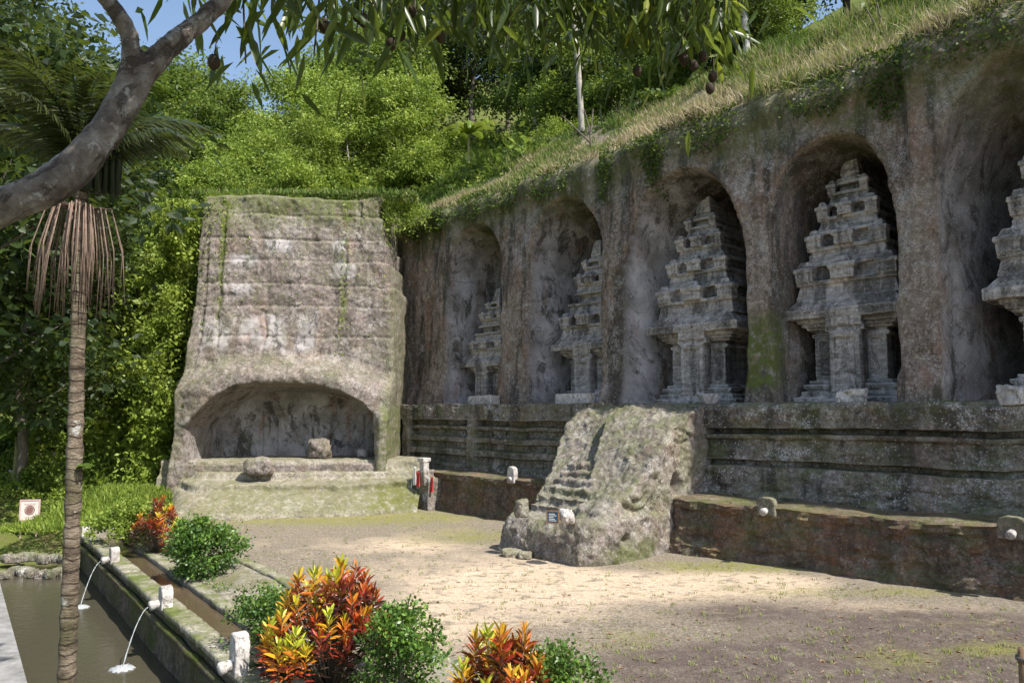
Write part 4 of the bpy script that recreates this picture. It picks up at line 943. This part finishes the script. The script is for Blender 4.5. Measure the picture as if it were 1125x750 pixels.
for (u, Y, s) in ((235, 40, 1.0), (262, 39, .9), (285, 41, 1.1), (318, 39, .9), (345, 38.5, .9), (375, 39, 1.1), (405, 40, 1.2), (430, 41, 1.1), (455, 43, 1.0), (480, 45, .9), (270, 46, 1.2), (310, 47, 1.1), (590, 46, .8), (610, 43, .9), (640, 41, .8)):
    tree('bush', at(u, 180, Y), Y, s, 'low bright green bush on the grassy hillside above the rock face', 'bush', g_h, 'bush')
g_l = 'tall trees at the left edge'
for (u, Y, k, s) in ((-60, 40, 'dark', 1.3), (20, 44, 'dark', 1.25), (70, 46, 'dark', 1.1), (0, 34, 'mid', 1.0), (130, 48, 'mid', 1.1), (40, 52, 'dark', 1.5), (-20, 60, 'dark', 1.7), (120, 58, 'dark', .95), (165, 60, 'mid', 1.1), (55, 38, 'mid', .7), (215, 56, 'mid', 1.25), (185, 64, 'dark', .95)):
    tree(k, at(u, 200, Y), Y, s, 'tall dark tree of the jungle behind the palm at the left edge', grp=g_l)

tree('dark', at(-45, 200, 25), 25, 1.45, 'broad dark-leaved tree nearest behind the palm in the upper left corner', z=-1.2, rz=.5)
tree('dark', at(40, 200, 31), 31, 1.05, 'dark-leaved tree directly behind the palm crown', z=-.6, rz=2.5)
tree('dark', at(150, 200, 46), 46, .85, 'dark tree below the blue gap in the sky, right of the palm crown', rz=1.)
# --- undergrowth masses following the hill
def undergrowth(name, sampler, N, ll, H, m, lab, seed, sc=.5, lw=.3, vb=.5):
    r = np.random.default_rng(seed); x, y = sampler(r, N); z0 = gz(x, y) if name == 'garden_plants' else hill(x, y)
    p = np.stack([x, y, z0], -1); hh = np.clip(.35 + fbm(p, sc, 4, .6, off=seed), 0, 1.3) * H
    f = r.random(len(x)) ** .45; P = p + np.stack([r.normal(size=len(x)) * .1, r.normal(size=len(x)) * .1 , hh * f], -1)
    P[:, 1] -= hh * r.random(len(x)) * .35
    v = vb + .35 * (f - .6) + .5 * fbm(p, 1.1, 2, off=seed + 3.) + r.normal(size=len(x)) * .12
    n_ = len(x); D = r.normal(size=(n_, 3)) + np.array([0, -.4, .25])
    return tag(leaf_mesh(name, P, D, r.uniform(.6, 1.3, n_) * ll, ll * lw, v, m, bend=.2), lab, 'undergrowth', kind='stuff')
def rect(x0, x1, y0, y1): return lambda r, N: (r.uniform(x0, x1, N), r.uniform(y0, y1, N))
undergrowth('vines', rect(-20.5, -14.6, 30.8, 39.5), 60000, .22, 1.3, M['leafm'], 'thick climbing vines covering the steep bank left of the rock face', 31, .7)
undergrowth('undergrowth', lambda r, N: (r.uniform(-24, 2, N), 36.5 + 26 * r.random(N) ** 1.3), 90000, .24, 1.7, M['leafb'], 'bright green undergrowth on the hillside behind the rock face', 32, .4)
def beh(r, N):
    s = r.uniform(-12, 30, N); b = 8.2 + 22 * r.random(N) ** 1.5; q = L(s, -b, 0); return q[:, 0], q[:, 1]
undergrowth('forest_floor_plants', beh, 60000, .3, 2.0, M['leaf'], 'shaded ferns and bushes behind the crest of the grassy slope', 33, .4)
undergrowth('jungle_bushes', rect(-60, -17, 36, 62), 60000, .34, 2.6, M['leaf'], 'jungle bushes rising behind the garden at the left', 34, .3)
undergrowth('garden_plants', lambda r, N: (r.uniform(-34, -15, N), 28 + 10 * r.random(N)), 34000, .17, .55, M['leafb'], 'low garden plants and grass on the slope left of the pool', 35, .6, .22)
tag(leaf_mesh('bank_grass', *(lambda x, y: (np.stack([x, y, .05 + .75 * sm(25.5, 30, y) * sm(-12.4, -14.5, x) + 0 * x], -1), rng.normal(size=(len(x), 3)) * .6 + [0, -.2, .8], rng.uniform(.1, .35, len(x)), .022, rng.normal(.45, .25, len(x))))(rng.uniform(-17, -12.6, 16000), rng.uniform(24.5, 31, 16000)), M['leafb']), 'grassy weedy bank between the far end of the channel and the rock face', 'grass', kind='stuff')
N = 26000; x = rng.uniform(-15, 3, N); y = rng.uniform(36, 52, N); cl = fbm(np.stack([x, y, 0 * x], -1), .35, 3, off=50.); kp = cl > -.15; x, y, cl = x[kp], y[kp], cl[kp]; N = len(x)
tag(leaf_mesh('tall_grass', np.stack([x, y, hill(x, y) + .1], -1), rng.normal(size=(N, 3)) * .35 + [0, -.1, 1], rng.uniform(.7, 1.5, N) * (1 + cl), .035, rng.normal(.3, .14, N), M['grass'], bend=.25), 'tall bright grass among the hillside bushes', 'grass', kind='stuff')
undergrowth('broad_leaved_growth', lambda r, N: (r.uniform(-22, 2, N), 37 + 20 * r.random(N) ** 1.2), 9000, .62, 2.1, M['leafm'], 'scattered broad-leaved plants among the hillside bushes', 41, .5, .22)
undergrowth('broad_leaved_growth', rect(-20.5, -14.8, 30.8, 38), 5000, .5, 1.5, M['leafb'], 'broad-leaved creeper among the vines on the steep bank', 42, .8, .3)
# vine curtain over the left edge of the rock face
N = 20000; zc = rng.uniform(.3, 13.4, N); lm = fbm(np.stack([zc, 0 * zc, 0 * zc], -1), .5, 3)
xe = -15.3 + .9 * sm(7, 13, zc) + rng.normal(size=N) * .55 + .8 * lm - .4; ye = 30.9 + rng.random(N) * 1.6 + .05 * zc
cl = fbm(np.stack([xe, ye, zc], -1), 1.2, 3, off=7.); kp = (cl > -.12); P = np.stack([xe, ye, zc], -1)[kp]; N = len(P)
P[:, 1] -= .6 * np.clip(cl[kp], 0, 1)
tag(leaf_mesh('climbing_vine', P, rng.normal(size=(N, 3)) + [.2, -.6, -.2], rng.uniform(.12, .28, N), .06, .55 + .7 * cl[kp] + rng.normal(size=N) * .12, M['leafb']), 'bright leafy vine spilling over the left edge of the rock face', 'vine', kind='stuff')
# grass on top of rock face and yard-side fringe
N = 15000; x = rng.uniform(-15, -4.5, N); y = rng.uniform(33.0, 37.5, N); z = np.where(y < 35.6, 14.05, hill(x, y))
tag(leaf_mesh('turf', np.stack([x, y, z], -1), rng.normal(size=(N, 3)) * .5 + [0, 0, 1], rng.uniform(.15, .45, N), .03, rng.normal(.25, .2, N), M['grass']), 'bright turf along the top of the rock face', 'grass', kind='stuff')
N = 9000; x = np.concatenate([rng.uniform(-14, -5, N - N // 7), rng.normal(-5.2, .55, N // 7)]); q_ = rng.random(N); y = 32.75 + (x + 14) * .13 + .9 * q_ * (x > -5.9); cl = fbm(np.stack([x, y, 0 * x], -1), 1.1, 3, off=8.)
z = 13.9 - np.abs(rng.normal(size=N)) * np.where(x > -6, .75, .32) * (1 + cl); y = y - .35 * (13.9 - z) - .1; kp = cl > np.where(x > -6, -.3, .02); x, y, z = x[kp], y[kp], z[kp]; N = len(x)
tag(leaf_mesh('hanging_turf', np.stack([x, y, z], -1), rng.normal(size=(N, 3)) * .6 + [0, -.5, .1], rng.uniform(.1, .3, N), .035, rng.normal(.45, .25, N), M['leafb']), 'turf and weeds hanging over the top edge of the rock face', 'weeds', kind='stuff')
N = 1200; x = rng.uniform(-14.2, -5.6, N); z = rng.uniform(5.5, 13.7, N); x = np.where(rng.random(N) < .6, np.choose(rng.integers(0, 3, N), [-12.9, -7.6, -13.6]) + rng.normal(size=N) * .15, x); y = 31.15 + (x + 14.9) * .126 + .075 * (z - 5.4) - .0 + (z > 5) * .1
tag(leaf_mesh('wall_weeds', np.stack([x, y, z], -1), rng.normal(size=(N, 3)) + [0, -.8, 0], rng.uniform(.06, .16, N), .03, rng.normal(.6, .2, N), M['leafb']), 'small weeds rooted in the joints of the rock face', 'weeds', kind='stuff')

# --- palms, bananas
M['frond'] = leafmat('palm_frond', [(0., (.012,.018,.008)), (.5, (.028,.036,.012)), (1., (.075,.075,.025))], .25, .4, .1, .5)
M['frondb'] = leafmat('bright_frond', [(0., (.05,.09,.015)), (.5, (.12,.19,.03)), (1., (.24,.30,.05))], .35, .4, .1, .5)
M['banana'] = leafmat('banana_leaf', [(0., (.08,.14,.02)), (.5, (.16,.24,.035)), (1., (.30,.32,.06))], .4, .35, .1, .5)
def frond_mesh(length, leaf, seed, m, n_=46, droop=.9, rise=.6, wd=.022):
    r = np.random.default_rng(seed); pts = [np.array([length * t * (1 - .15 * t), 0, length * (rise * t - droop * t * t)]) for t in np.linspace(0, 1, n_)]
    P = []; D = []; Ls = []; v = []
    for i, p in enumerate(pts[3:], 3):
        f = i / n_
        for sd_ in (-1, 1):
            P.append(p); D.append((.55 + .3 * f, sd_ * 1., -.35 - .4 * r.random())); Ls.append(leaf * math.sin(math.pi * min(1, .12 + f * .9)) * r.uniform(.85, 1.1) + .05); v.append(.5 + r.normal() * .2)
    V, Fc = quads(np.array(P), np.array(D), np.array(Ls), wd, np.tile([0, 0, 1.], (len(P), 1)) + r.normal(size=(len(P), 3)) * .3, .25)
    mb = MB().tube(pts[::5] + [pts[-1]], np.linspace(.022, .004, len(pts[::5]) + 1), 5)
    k = len(V); V = np.concatenate([V, mb.arr()]); F_ = [tuple(f) for f in Fc] + [tuple(i + k for i in f) for f in mb.f]
    return keep(mk('frond', V, F_, m, None, None, False, {'var': np.concatenate([np.repeat(v, 4), np.full(len(mb.v), .3)])}))
FR = {'big': frond_mesh(2.5, .6, 1, M['frond'], 70, .75, .75, .02), 'far': frond_mesh(3.0, .7, 2, M['frondb'], 40, .9, .7, .04), 'fern': frond_mesh(1.1, .25, 3, M['frondb'], 30, .9, .8, .03)}
def palm(name, loc, h, fr, nf, lab, trunk_r=.12, cat='palm', lean=(0, 0), sc=1.0, mtrunk=None, ring=.0, grp=None):
    t = empty(name, loc, 0, lab, cat, grp)
    if h > 0:
        k = max(8, int(h / .12)) if ring else 10
        pts = [(lean[0] * (q / k) ** 1.5, lean[1] * (q / k) ** 1.5, h * q / k) for q in range(k + 1)]
        rad = [trunk_r * (1.12 - .25 * q / k) * (1 + ring * ((q % 3) == 0) + random.uniform(-ring, ring) * .5) for q in range(k + 1)]
        st = MB().tube(pts, rad, 14); mk('trunk', st.arr(), st.f, mtrunk or M['palebark'], t)
    for q in range(nf):
        o = bpy.data.objects.new('frond', FR[fr]); col.objects.link(o); o.parent = t; o.location = (lean[0], lean[1], h)
        o.rotation_euler = (random.uniform(-.15, .15), random.uniform(-1.05, -.15) if fr == 'big' else random.uniform(-.75, .45), q * 2.4 + random.uniform(-.2, .2)); s_ = sc * random.uniform(.85, 1.1) * (.82 if fr == 'big' else 1); o.scale = (s_, s_, s_)
    return t
n = NT('palm_bark')
bc = n.ramp(n.noise(3, 7, .75, n.scale((1, 1, 2))), [(.36, (.05,.036,.026)), (.5, (.165,.125,.088)), (.62, (.33,.27,.2))])
bc = n.mix(n.math('MULTIPLY', n.ramp(n.noise(1.8, 6, .8), [(.58, 0.), (.62, 1.)]), .8), bc, (.6, .6, .57))
bc = n.mix(n.ramp(n.noise(1.2, 4), [(.5, 0.), (.7, .5)]), bc, (.10,.11,.035))
sx = n.n.new('ShaderNodeSeparateXYZ'); n.lk(n.pos, sx.inputs[0])
rg = n.math('SINE', n.math('ADD', n.math('MULTIPLY', sx.outputs[2], 42.0), n.math('MULTIPLY', n.noise(2.5, 4), 9.0)))
rgm = n.ramp(rg, [(.0, 0.), (.75, 0.), (.95, 1.)])
bc = n.mix(n.math('MULTIPLY', rgm, .6), bc, (.045,.03,.022))
hh = n.math('SUBTRACT', n.noise(14, 6, .7, n.scale((1, 1, 3))), n.math('MULTIPLY', rgm, .4))
n.bsdf(bc, .9, n.bump(hh, 1., .06)); M['palmbark'] = n.m
PYp = 10.0; pb = DY(72, 790, PYp); pt = DY(86, 250, PYp)
pal = palm('slender_palm', (pb[0], pb[1], -.9), pt[2] + .9 + .8, 'big', 20, 'slender ringed palm trunk standing by the pool with bunches of bare hanging flower stalks', .095, lean=(pt[0] - pb[0], 0), mtrunk=M['palmbark'], ring=.13)
ph = pt[2] + .9
st = MB(); r = random.Random(4)
M['stalk'] = plain('dry_stalk', (.18,.125,.095), .9, .5, 12)
for bunch in range(3):
    st = MB(); a0 = bunch * 2.1 + .4
    for k in range(26):
        a = a0 + r.uniform(-1.1, 1.1); rr = r.uniform(.12, .62); ln = r.uniform(.75, 1.3); x0 = pt[0] - pb[0]
        st.tube([(x0, 0, ph + .25), (x0 + rr*.7*math.cos(a), rr*.7*math.sin(a), ph + .28), (x0 + rr*math.cos(a), rr*math.sin(a), ph - ln*.35), (x0 + rr*1.05*math.cos(a) + r.uniform(-.05, .05), rr*1.05*math.sin(a), ph - ln)], [.013, .010, .008, .004], 5)
    mk('flower_stalks', st.arr(), st.f, M['stalk'], pal)
st = MB()
for k in range(9):
    x0 = pt[0] - pb[0] + .25 + r.uniform(-.2, .2); y0 = r.uniform(-.15, .15); st.tube([(x0, y0, ph + .5), (x0 + r.uniform(-.05, .05), y0, ph + 1.2), (x0 + r.uniform(-.1, .1), y0, ph + 1.9)], [.05, .045, .02], 7)
mk('seed_spikes', st.arr(), st.f, M['frond'], pal)
# little epiphyte on the trunk
ep = empty('epiphyte', DY(84, 515, PYp - .05), 0, 'small curled yellow-green fern growing on the palm trunk', 'fern')
for k in range(5):
    o = bpy.data.objects.new('frond', FR['fern']); col.objects.link(o); o.parent = ep; o.rotation_euler = (0, -.3, -.6 + k * .3); o.scale = (.22,) * 3
for (u, v, Y, h, s_, lab) in ((640, 205, 36, 9.5, 1.0, 'thin pale palm trunk rising from the crest of the slope at the picture\'s centre'), (160, 60, 50, 15, 1.1, 'far palm with arching fronds against the blue gap in the sky'), (590, 120, 52, 9, 1., 'palm with pale fronds among the dark trees above the crest'), (760, 60, 40, 8, 1., 'palm whose fronds hang behind the foreground leaves right of centre')):
    x = at(u, v, Y); z = float(hill(np.array([x]), np.array([Y]))[0]); palm('palm_tree', (x, Y, z), h, 'far', 14, lab, .14, lean=(-.6, 0), sc=s_)
st = MB(); x = at(823, 30, 33); b_ = (x, 33, 17.5); t = empty('pale_trunk_tree', b_, 0, 'tree with a straight white trunk at the top right of centre', 'tree')
st.tube([(0, 0, 0), (-.1, 0, 3), (-.35, 0, 7), (-.4, 0, 10)], [.17, .16, .14, .1], 10); mk('trunk', st.arr(), st.f, plain('white_bark', (.5,.48,.44), .85, .3, 6), t)
o = bpy.data.objects.new('crown', TREES['dark'][0][1]); col.objects.link(o); o.parent = t; o.location = (0, 0, 2); o.scale = (.7, .7, .8)
def banana(loc, h, lab, n_=7, sc=1.0, seed=1):
    r = np.random.default_rng(seed); t = empty('banana_plant', loc, 0, lab, 'banana plant')
    st = MB().tube([(0, 0, 0), (.03, 0, h * .5), (0, 0, h)], [.11 * sc, .09 * sc, .05 * sc], 8); mk('stem', st.arr(), st.f, M['shrub'] if 0 else plain('banana_stem', (.22,.22,.1), .7), t)
    for q in range(n_):
        az = q * 2.4; k, w_ = 14, 5; ln = sc * r.uniform(1.3, 1.9); V = []; 
        for i in range(k):
            f = i / (k - 1); cx = ln * f * (1 - .2 * f); cz = ln * (1.0 * f - (.9 + .3 * r.random()) * f * f); wd = .26 * sc * math.sin(math.pi * min(.97, .08 + f * .92)) ** .6
            for j in range(w_):
                q_ = (j / (w_ - 1) - .5) * 2; V.append((cx * math.cos(az) - q_ * wd * math.sin(az), cx * math.sin(az) + q_ * wd * math.cos(az), h + cz - abs(q_) * wd * .45))
        mk('leaf', V, grid_faces(k, w_), M['banana'], t, attrs={'var': np.full(len(V), .3 + .5 * r.random())})
hz = lambda x, y: float(hill(np.array([x]), np.array([y]))[0])
for (u, v, Y, h, sc, lab) in ((515, 118, 44, 3.6, 1.3, 'lone bright banana plant on the grass patch behind the crest'), (22, 430, 32, 2.2, 1.1, 'banana plant with broad pale leaves at the left edge of the garden'), (50, 400, 35, 2.6, 1.1, 'banana plant with one browned leaf just left of the palm trunk')):
    x = at(u, v, Y); banana((x, Y, hz(x, Y) - .1), h, lab, 8, sc, int(u))
for k, (u, Y) in enumerate(((560, 39.5), (575, 41), (545, 42), (600, 38))):
    x = at(u, 170, Y); t = palm('tree_fern', (x, Y, hz(x, Y) + .2), .0, 'far', 12, 'large fern with arching fronds just behind the crest of the grass slope', cat='fern', sc=.6, grp='ferns behind the crest')
# bare sticks on the slope
for (u, v, s0, lab, sg) in ((638, 138, 1, 'bare forked stick standing on the grass slope at the centre', [((0, 0, 0), (-.08, 0, 1.0), (-.3, 0, 1.9)), ((-.03, 0, .7), (.05, 0, 1.4), (.1, 0, 1.9)), ((.0, 0, .3), (-.6, 0, .9), (-1.3, 0, 1.6))]), (968, 25, 1, 'bare dry twigs on the grass slope near the top right', [((0, 0, 0), (-.2, 0, .5), (-.45, 0, 1.0)), ((.05, 0, 0), (0, 0, .6), (-.1, 0, 1.2))])):
    sc_ = 6.0 if u < 800 else 17.5
    pz = slope_pt(np.array([s_at(u, -4.6, v)]), np.array([2.6]))[0]; t = MB()
    for sgm in sg: t.tube(sgm, [.05, .035, .02], 6)
    o = t.build('dead_branch', M['bark'], None); o.location = tuple(pz); tag(o, lab, 'branch')

# garden at the left: sign, rocks, tree, low stone wall
p_ = G(32, 572, .15); yb = 26.6; sg = DY(32, 571, yb); t = empty('garden_sign', (sg[0], sg[1], sg[2]), .25, 'white framed garden sign with a round red-brown emblem beside the pool path', 'sign'); t.scale = (.78, .78, .78)
M['pink'] = plain('pink_paint', (.5,.33,.33), .6, .15, 12, .003); M['cream'] = plain('cream_paint', (.62,.55,.50), .6, .1, 12, .003); M['brown'] = plain('emblem_brown', (.2,.1,.09), .6, .3, 30, .002)
fr = MB()
for a in ((-.42, .42, -.02, .03, -.03, .03), (-.42, .42, -.02, .03, .87, .93), (-.42, -.36, -.02, .03, .031, .869), (.36, .42, -.02, .03, .031, .869), (-.36, -.3, -.01, .02, -.9, -.031), (.3, .36, -.01, .02, -.9, -.031)): fr.box(*a)
fr.build('frame', M['pink'], t); bd = MB().box(-.359, .359, .0, .02, .031, .869).build('board', M['cream'], t)
em = MB(); K = 28
for r0, r1, nm in ((.17, .21, 0), (.0, .145, 1)):
    V = [(q * math.cos(6.2832 * i / K), y_, .45 + q * math.sin(6.2832 * i / K)) for y_ in (-.012, .004) for q in (max(r0, .002), r1) for i in range(K)]
    Fq = []
    for i in range(K):
        j = (i + 1) % K; Fq += [(i, K + i, K + j, j), (2*K + i, 2*K + j, 3*K + j, 3*K + i), (K + i, 3*K + i, 3*K + j, K + j), (i, j, 2*K + j, 2*K + i)]
    em.add(V, Fq)
em.build('emblem', M['brown'], bd)
ln = MB()
for k, (a, b) in enumerate(((-.24, .26), (-.2, .2))): ln.box(a, b, -.008, -.001, .73 - k * .06, .755 - k * .06)
ln.box(-.2, .22, -.008, -.001, .12, .14); ln.build('lettering', M['pink'], bd)
random.seed(9)
for k, (u, v, Y, dm) in enumerate(((10, 560, 31, (1.6, 1., .9)), (48, 548, 32, (1.8, 1., 1.2)), (65, 560, 31.5, (1.2, .9, .9)))):
    q = DY(u, v + 18, Y); rockobj('rock', q, dm, ('dark grey rock behind the garden sign, leftmost of three', 'large grey rock right behind the garden sign', 'grey rock between the garden sign and the palm trunk')[k], 'rock', M['ledge'], .2, 60 + k)
for k in range(16):
    u = 8 + (k % 8) * 9 + random.uniform(-3, 3); v = 612 - (k // 8) * 9 + random.uniform(-3, 3) - .12 * u * 0; q = G(u, v + 14, -.75)
    rockobj('bank_stone', (q[0], q[1], -.95 + .22 * (k // 8)), (random.uniform(.35, .6), .35, .28), 'rounded mossy stone in the far bank of the pool', 'stone', M['ledge'] if k % 3 else M['darkspout'], .2, 80 + k)['group'] = 'stones along the far pool bank'
o = MB(); q0 = G(-30, 580, -.35); q1 = G(66, 567, -.35); dv = nrm(q1 - q0); nv_ = np.array([-dv[1], dv[0], 0]) * .35
o.v = [tuple(p + off + np.array([0, 0, z_])) for z_ in (-.5, .12) for p, off in ((q0, 0), (q1, 0), (q1, nv_), (q0, nv_))]; o.f = [(3,2,1,0),(4,5,6,7),(0,1,5,4),(1,2,6,5),(2,3,7,6),(3,0,4,7)]
tag(o.build('garden_kerb', M['kerb'], None, (q0 + q1) / 2), 'low pale kerb wall crossing the garden slope below the sign', 'kerb')
tq = DY(52, 560, 33.5); t = empty('crooked_tree', (tq[0], tq[1], tq[2] - .6), 0, 'small crooked tree with bare pale branches behind the garden sign', 'tree')
st = MB(); st.tube([(0, 0, 0), (.1, 0, 1.2), (-.1, 0, 2.2), (.2, 0, 3.2)], [.2, .17, .12, .07], 8); st.tube([(.1, 0, 1.0), (-.9, -.2, 1.9), (-1.7, -.2, 2.4)], [.12, .09, .05], 7); st.tube([(.3, 0, .2), (.5, 0, 1.6), (.6, 0, 3.0)], [.1, .08, .05], 7)
mk('trunk', st.arr(), st.f, M['palebark'], t); P, D, v = clumps(50, 45, 1, (1.6, 1., 1.), .3); leaf_mesh('crown', P + [0, 0, 3.3], D, .17, .05, v, M['leafb'], t)
# dark post at the lower right corner
pq = DY(1124, 760, 6.0); t = empty('wooden_post', (pq[0] + .03, pq[1], 0), 0, 'dark wooden post top cut by the lower right corner', 'post')
st = MB(); st.tube([(0, 0, 0), (0, 0, 1.8 + .0), (0, 0, DY(1124, 712, 6.)[2])], [.05, .05, .045], 12); mk('shaft', st.arr(), st.f, M['wood'], t)
st = MB(); st.tube([(0, 0, DY(1124, 722, 6.)[2] - .02), (0, 0, DY(1124, 722, 6.)[2] + .01)], .065, 12); mk('collar', st.arr(), st.f, M['bark'], t)

# ------------------------------------------------------------------ foreground tree
tr = empty('foreground_tree', (-3.0, 2.3, 2.3), 0, 'near tree whose thick forked pale branch crosses the top left corner', 'tree')
def FP(u, v, Y): return DY(u, v, Y) - np.array([-3.0, 2.3, 2.3])
def bumpy(paths, vox, m, nm, amp=.012):
    mb = MB()
    for pth, rad, kk in paths:
        sp_ = spline(pth, kk); rr = np.interp(np.linspace(0, 1, len(sp_)), np.linspace(0, 1, len(rad)), rad); mb.tube(sp_, rr, 14)
    V, Fc = remesh(mb, vox, [(amp, 9, (1, 1, 1), 4), (amp * .4, 30, (1, 1, 1), 2)]); mk(nm, V, Fc, m, tr)
n = NT('mottled_bark')
mp = n.n.new('ShaderNodeMapping'); mp.inputs['Rotation'].default_value = (0, R(50), 0); mp.inputs['Scale'].default_value = (1, 1, 1); n.lk(n.pos, mp.inputs[0])
sv_ = n.n.new('ShaderNodeVectorMath'); sv_.operation = 'MULTIPLY'; n.lk(mp.outputs[0], sv_.inputs[0]); sv_.inputs[1].default_value = (.28, 1, 1); al = sv_.outputs[0]
bc = n.ramp(n.noise(9, 7, .7), [(.34, (.07,.055,.045)), (.5, (.165,.14,.12)), (.64, (.30,.28,.26))])
gr = n.ramp(n.noise(10, 6, .65, al, .8), [(.50, 0.), (.56, 1.)])
bc = n.mix(n.math('MULTIPLY', gr, .75), bc, (.045,.03,.024))
bc = n.mix(n.math('MULTIPLY', n.ramp(n.noise(14, 6, .75), [(.56, 0.), (.62, 1.)]), .7), bc, (.42,.41,.39))
hh = n.math('SUBTRACT', n.noise(40, 6, .7), n.math('MULTIPLY', gr, .8))
n.bsdf(bc, .8, n.bump(hh, 1., .015), .25); M['mottled'] = n.m
bumpy([([(0, 0, -.2), (.05, .05, .6), FP(-170, 280, 2.45), FP(-60, 255, 2.5), FP(0, 228, 2.5), FP(62, 200, 2.55), FP(112, 150, 2.6), FP(150, 92, 2.65), FP(190, 48, 2.7), FP(240, 5, 2.8), FP(290, -60, 2.95), FP(360, -130, 3.3)], [.18, .15, .08, .067, .063, .065, .058, .049, .040, .035, .030, .022], 8),
       ([FP(135, 110, 2.63), FP(143, 75, 2.62), FP(142, 40, 2.6), FP(118, 0, 2.55), FP(80, -50, 2.5), FP(20, -110, 2.5)], [.044, .036, .032, .029, .026, .022], 8)], .011, M['mottled'], 'branch')
st = MB(); sp_ = []
sprays = [(345, 60, 3.4, .4), (300, 25, 3.3, .3), (270, 70, 3.4, .12), (390, 45, 3.6, .4), (430, 20, 3.8, .4), (455, 35, 4, .3), (520, 40, 4.2, .5), (555, 55, 4.2, .55), (600, 45, 4.3, .5), (640, 55, 4.4, .5), (575, 15, 4.2, .5), (690, 40, 4.5, .45), (725, 55, 4.5, .55), (755, 60, 4.5, .55), (780, 45, 4.5, .4), (700, 15, 4.5, .4), (650, 10, 4.4, .5), (770, 15, 4.5, .4), (490, 5, 4.1, .4), (410, 5, 3.7, .3), (235, 12, 3.3, .2), (215, 5, 3.2, .15), (800, 30, 4.6, .2), (530, 5, 4.2, .3), (615, 5, 4.3, .4), (740, 5, 4.5, .4), (360, 20, 3.5, .35), (325, 5, 3.4, .3)]
P = []; D = []; Ls = []; vv = []; rr_ = np.random.default_rng(77)
hub = FP(420, -190, 3.8); hub2 = FP(650, -180, 4.4)
st.tube(spline([FP(360, -130, 3.3), hub, FP(560, -200, 4.1), hub2, FP(800, -150, 4.6)], 5), np.linspace(.026, .012, 21), 8)
for (u, v, Yq, sz_) in sprays:
    end = FP(u, v, Yq); b_ = FP(u + rr_.uniform(-25, 25), -170, Yq)
    tw = spline([b_, (b_ + end) / 2 + rr_.normal(size=3) * .04, end], 5); st.tube(tw, np.linspace(.009, .004, len(tw)), 5)
    nl = int((60 + 130 * sz_) * (.55 if u < 400 else .85))
    for k in range(nl):
        f = rr_.uniform(.35, 1); base = b_ * (1 - f) + end * f + rr_.normal(size=3) * np.array([.14, .18, .05]) * (1 + sz_)
        P.append(base); D.append((rr_.normal() * .55, rr_.normal() * .55, -.75 + rr_.normal() * .35)); Ls.append(rr_.uniform(.11, .19)); vv.append(.42 + rr_.normal() * .2 + (.35 if u in (725, 755) and rr_.random() < .4 else 0))
mk('twigs', st.arr(), st.f, M['bark'], tr)
M['mango'] = leafmat('hanging_leaf', [(0., (.02,.038,.010)), (.45, (.065,.105,.02)), (.75, (.17,.22,.035)), (1., (.42,.40,.04))], .5, .35, 0, .5)
leaf_hex('foliage', np.array(P), np.array(D), np.array(Ls) * 1.1, np.array(Ls) * .13, np.array(vv), M['mango'], tr, bend=.2)
P, D, v = clumps(70, 60, 1, (1.5, 1.1, .5), .28, .2)
leaf_mesh('shade_leaves', P + np.array([-.6, 1.7, 6.6]) - np.array([-3.0, 2.3, 2.3]), D, .16, .025, v, M['mango'], tr)  # unseen leaf clumps added above the view to cast dappled shade on the branch
M['fruit'] = plain('brown_fruit', (.04,.026,.016), .8, .4, 20, .004)
fr_ = [(356, 28, 3.5), (392, 16, 3.6), (399, 22, 3.6), (440, 38, 3.9), (452, 13, 3.9), (430, 48, 3.9), (484, 40, 4.), (700, 78, 4.5), (752, 66, 4.5), (772, 62, 4.5), (762, 72, 4.5), (783, 84, 4.5), (780, 97, 4.5), (748, 60, 4.5), (235, 68, 3.3), (754, 34, 4.5)]
for k, (u, v, Yq) in enumerate(fr_):
    q = FP(u, v, Yq); K = 10; V = []; Fq = []; pr_ = [(.002, .035), (.018, .03), (.028, .012), (.03, -.008), (.022, -.028), (.008, -.04), (.001, -.043)]
    for (rd, z_) in pr_:
        for i in range(K): V.append((q[0] + rd * math.cos(6.2832 * i / K), q[1] + rd * math.sin(6.2832 * i / K), q[2] + z_))
    for i in range(len(pr_) - 1):
        for j in range(K): Fq.append((i*K+j, (i+1)*K+j, (i+1)*K+(j+1) % K, i*K+(j+1) % K))
    k2 = len(V); sb = MB(); sb.add(V, Fq); sb.tube([(q[0], q[1], q[2] + .03), (q[0] + .01, q[1], q[2] + .12)], .003, 4)
    mk('fruit', sb.arr(), sb.f, M['fruit'], tr)
print('objects', len(bpy.data.objects))
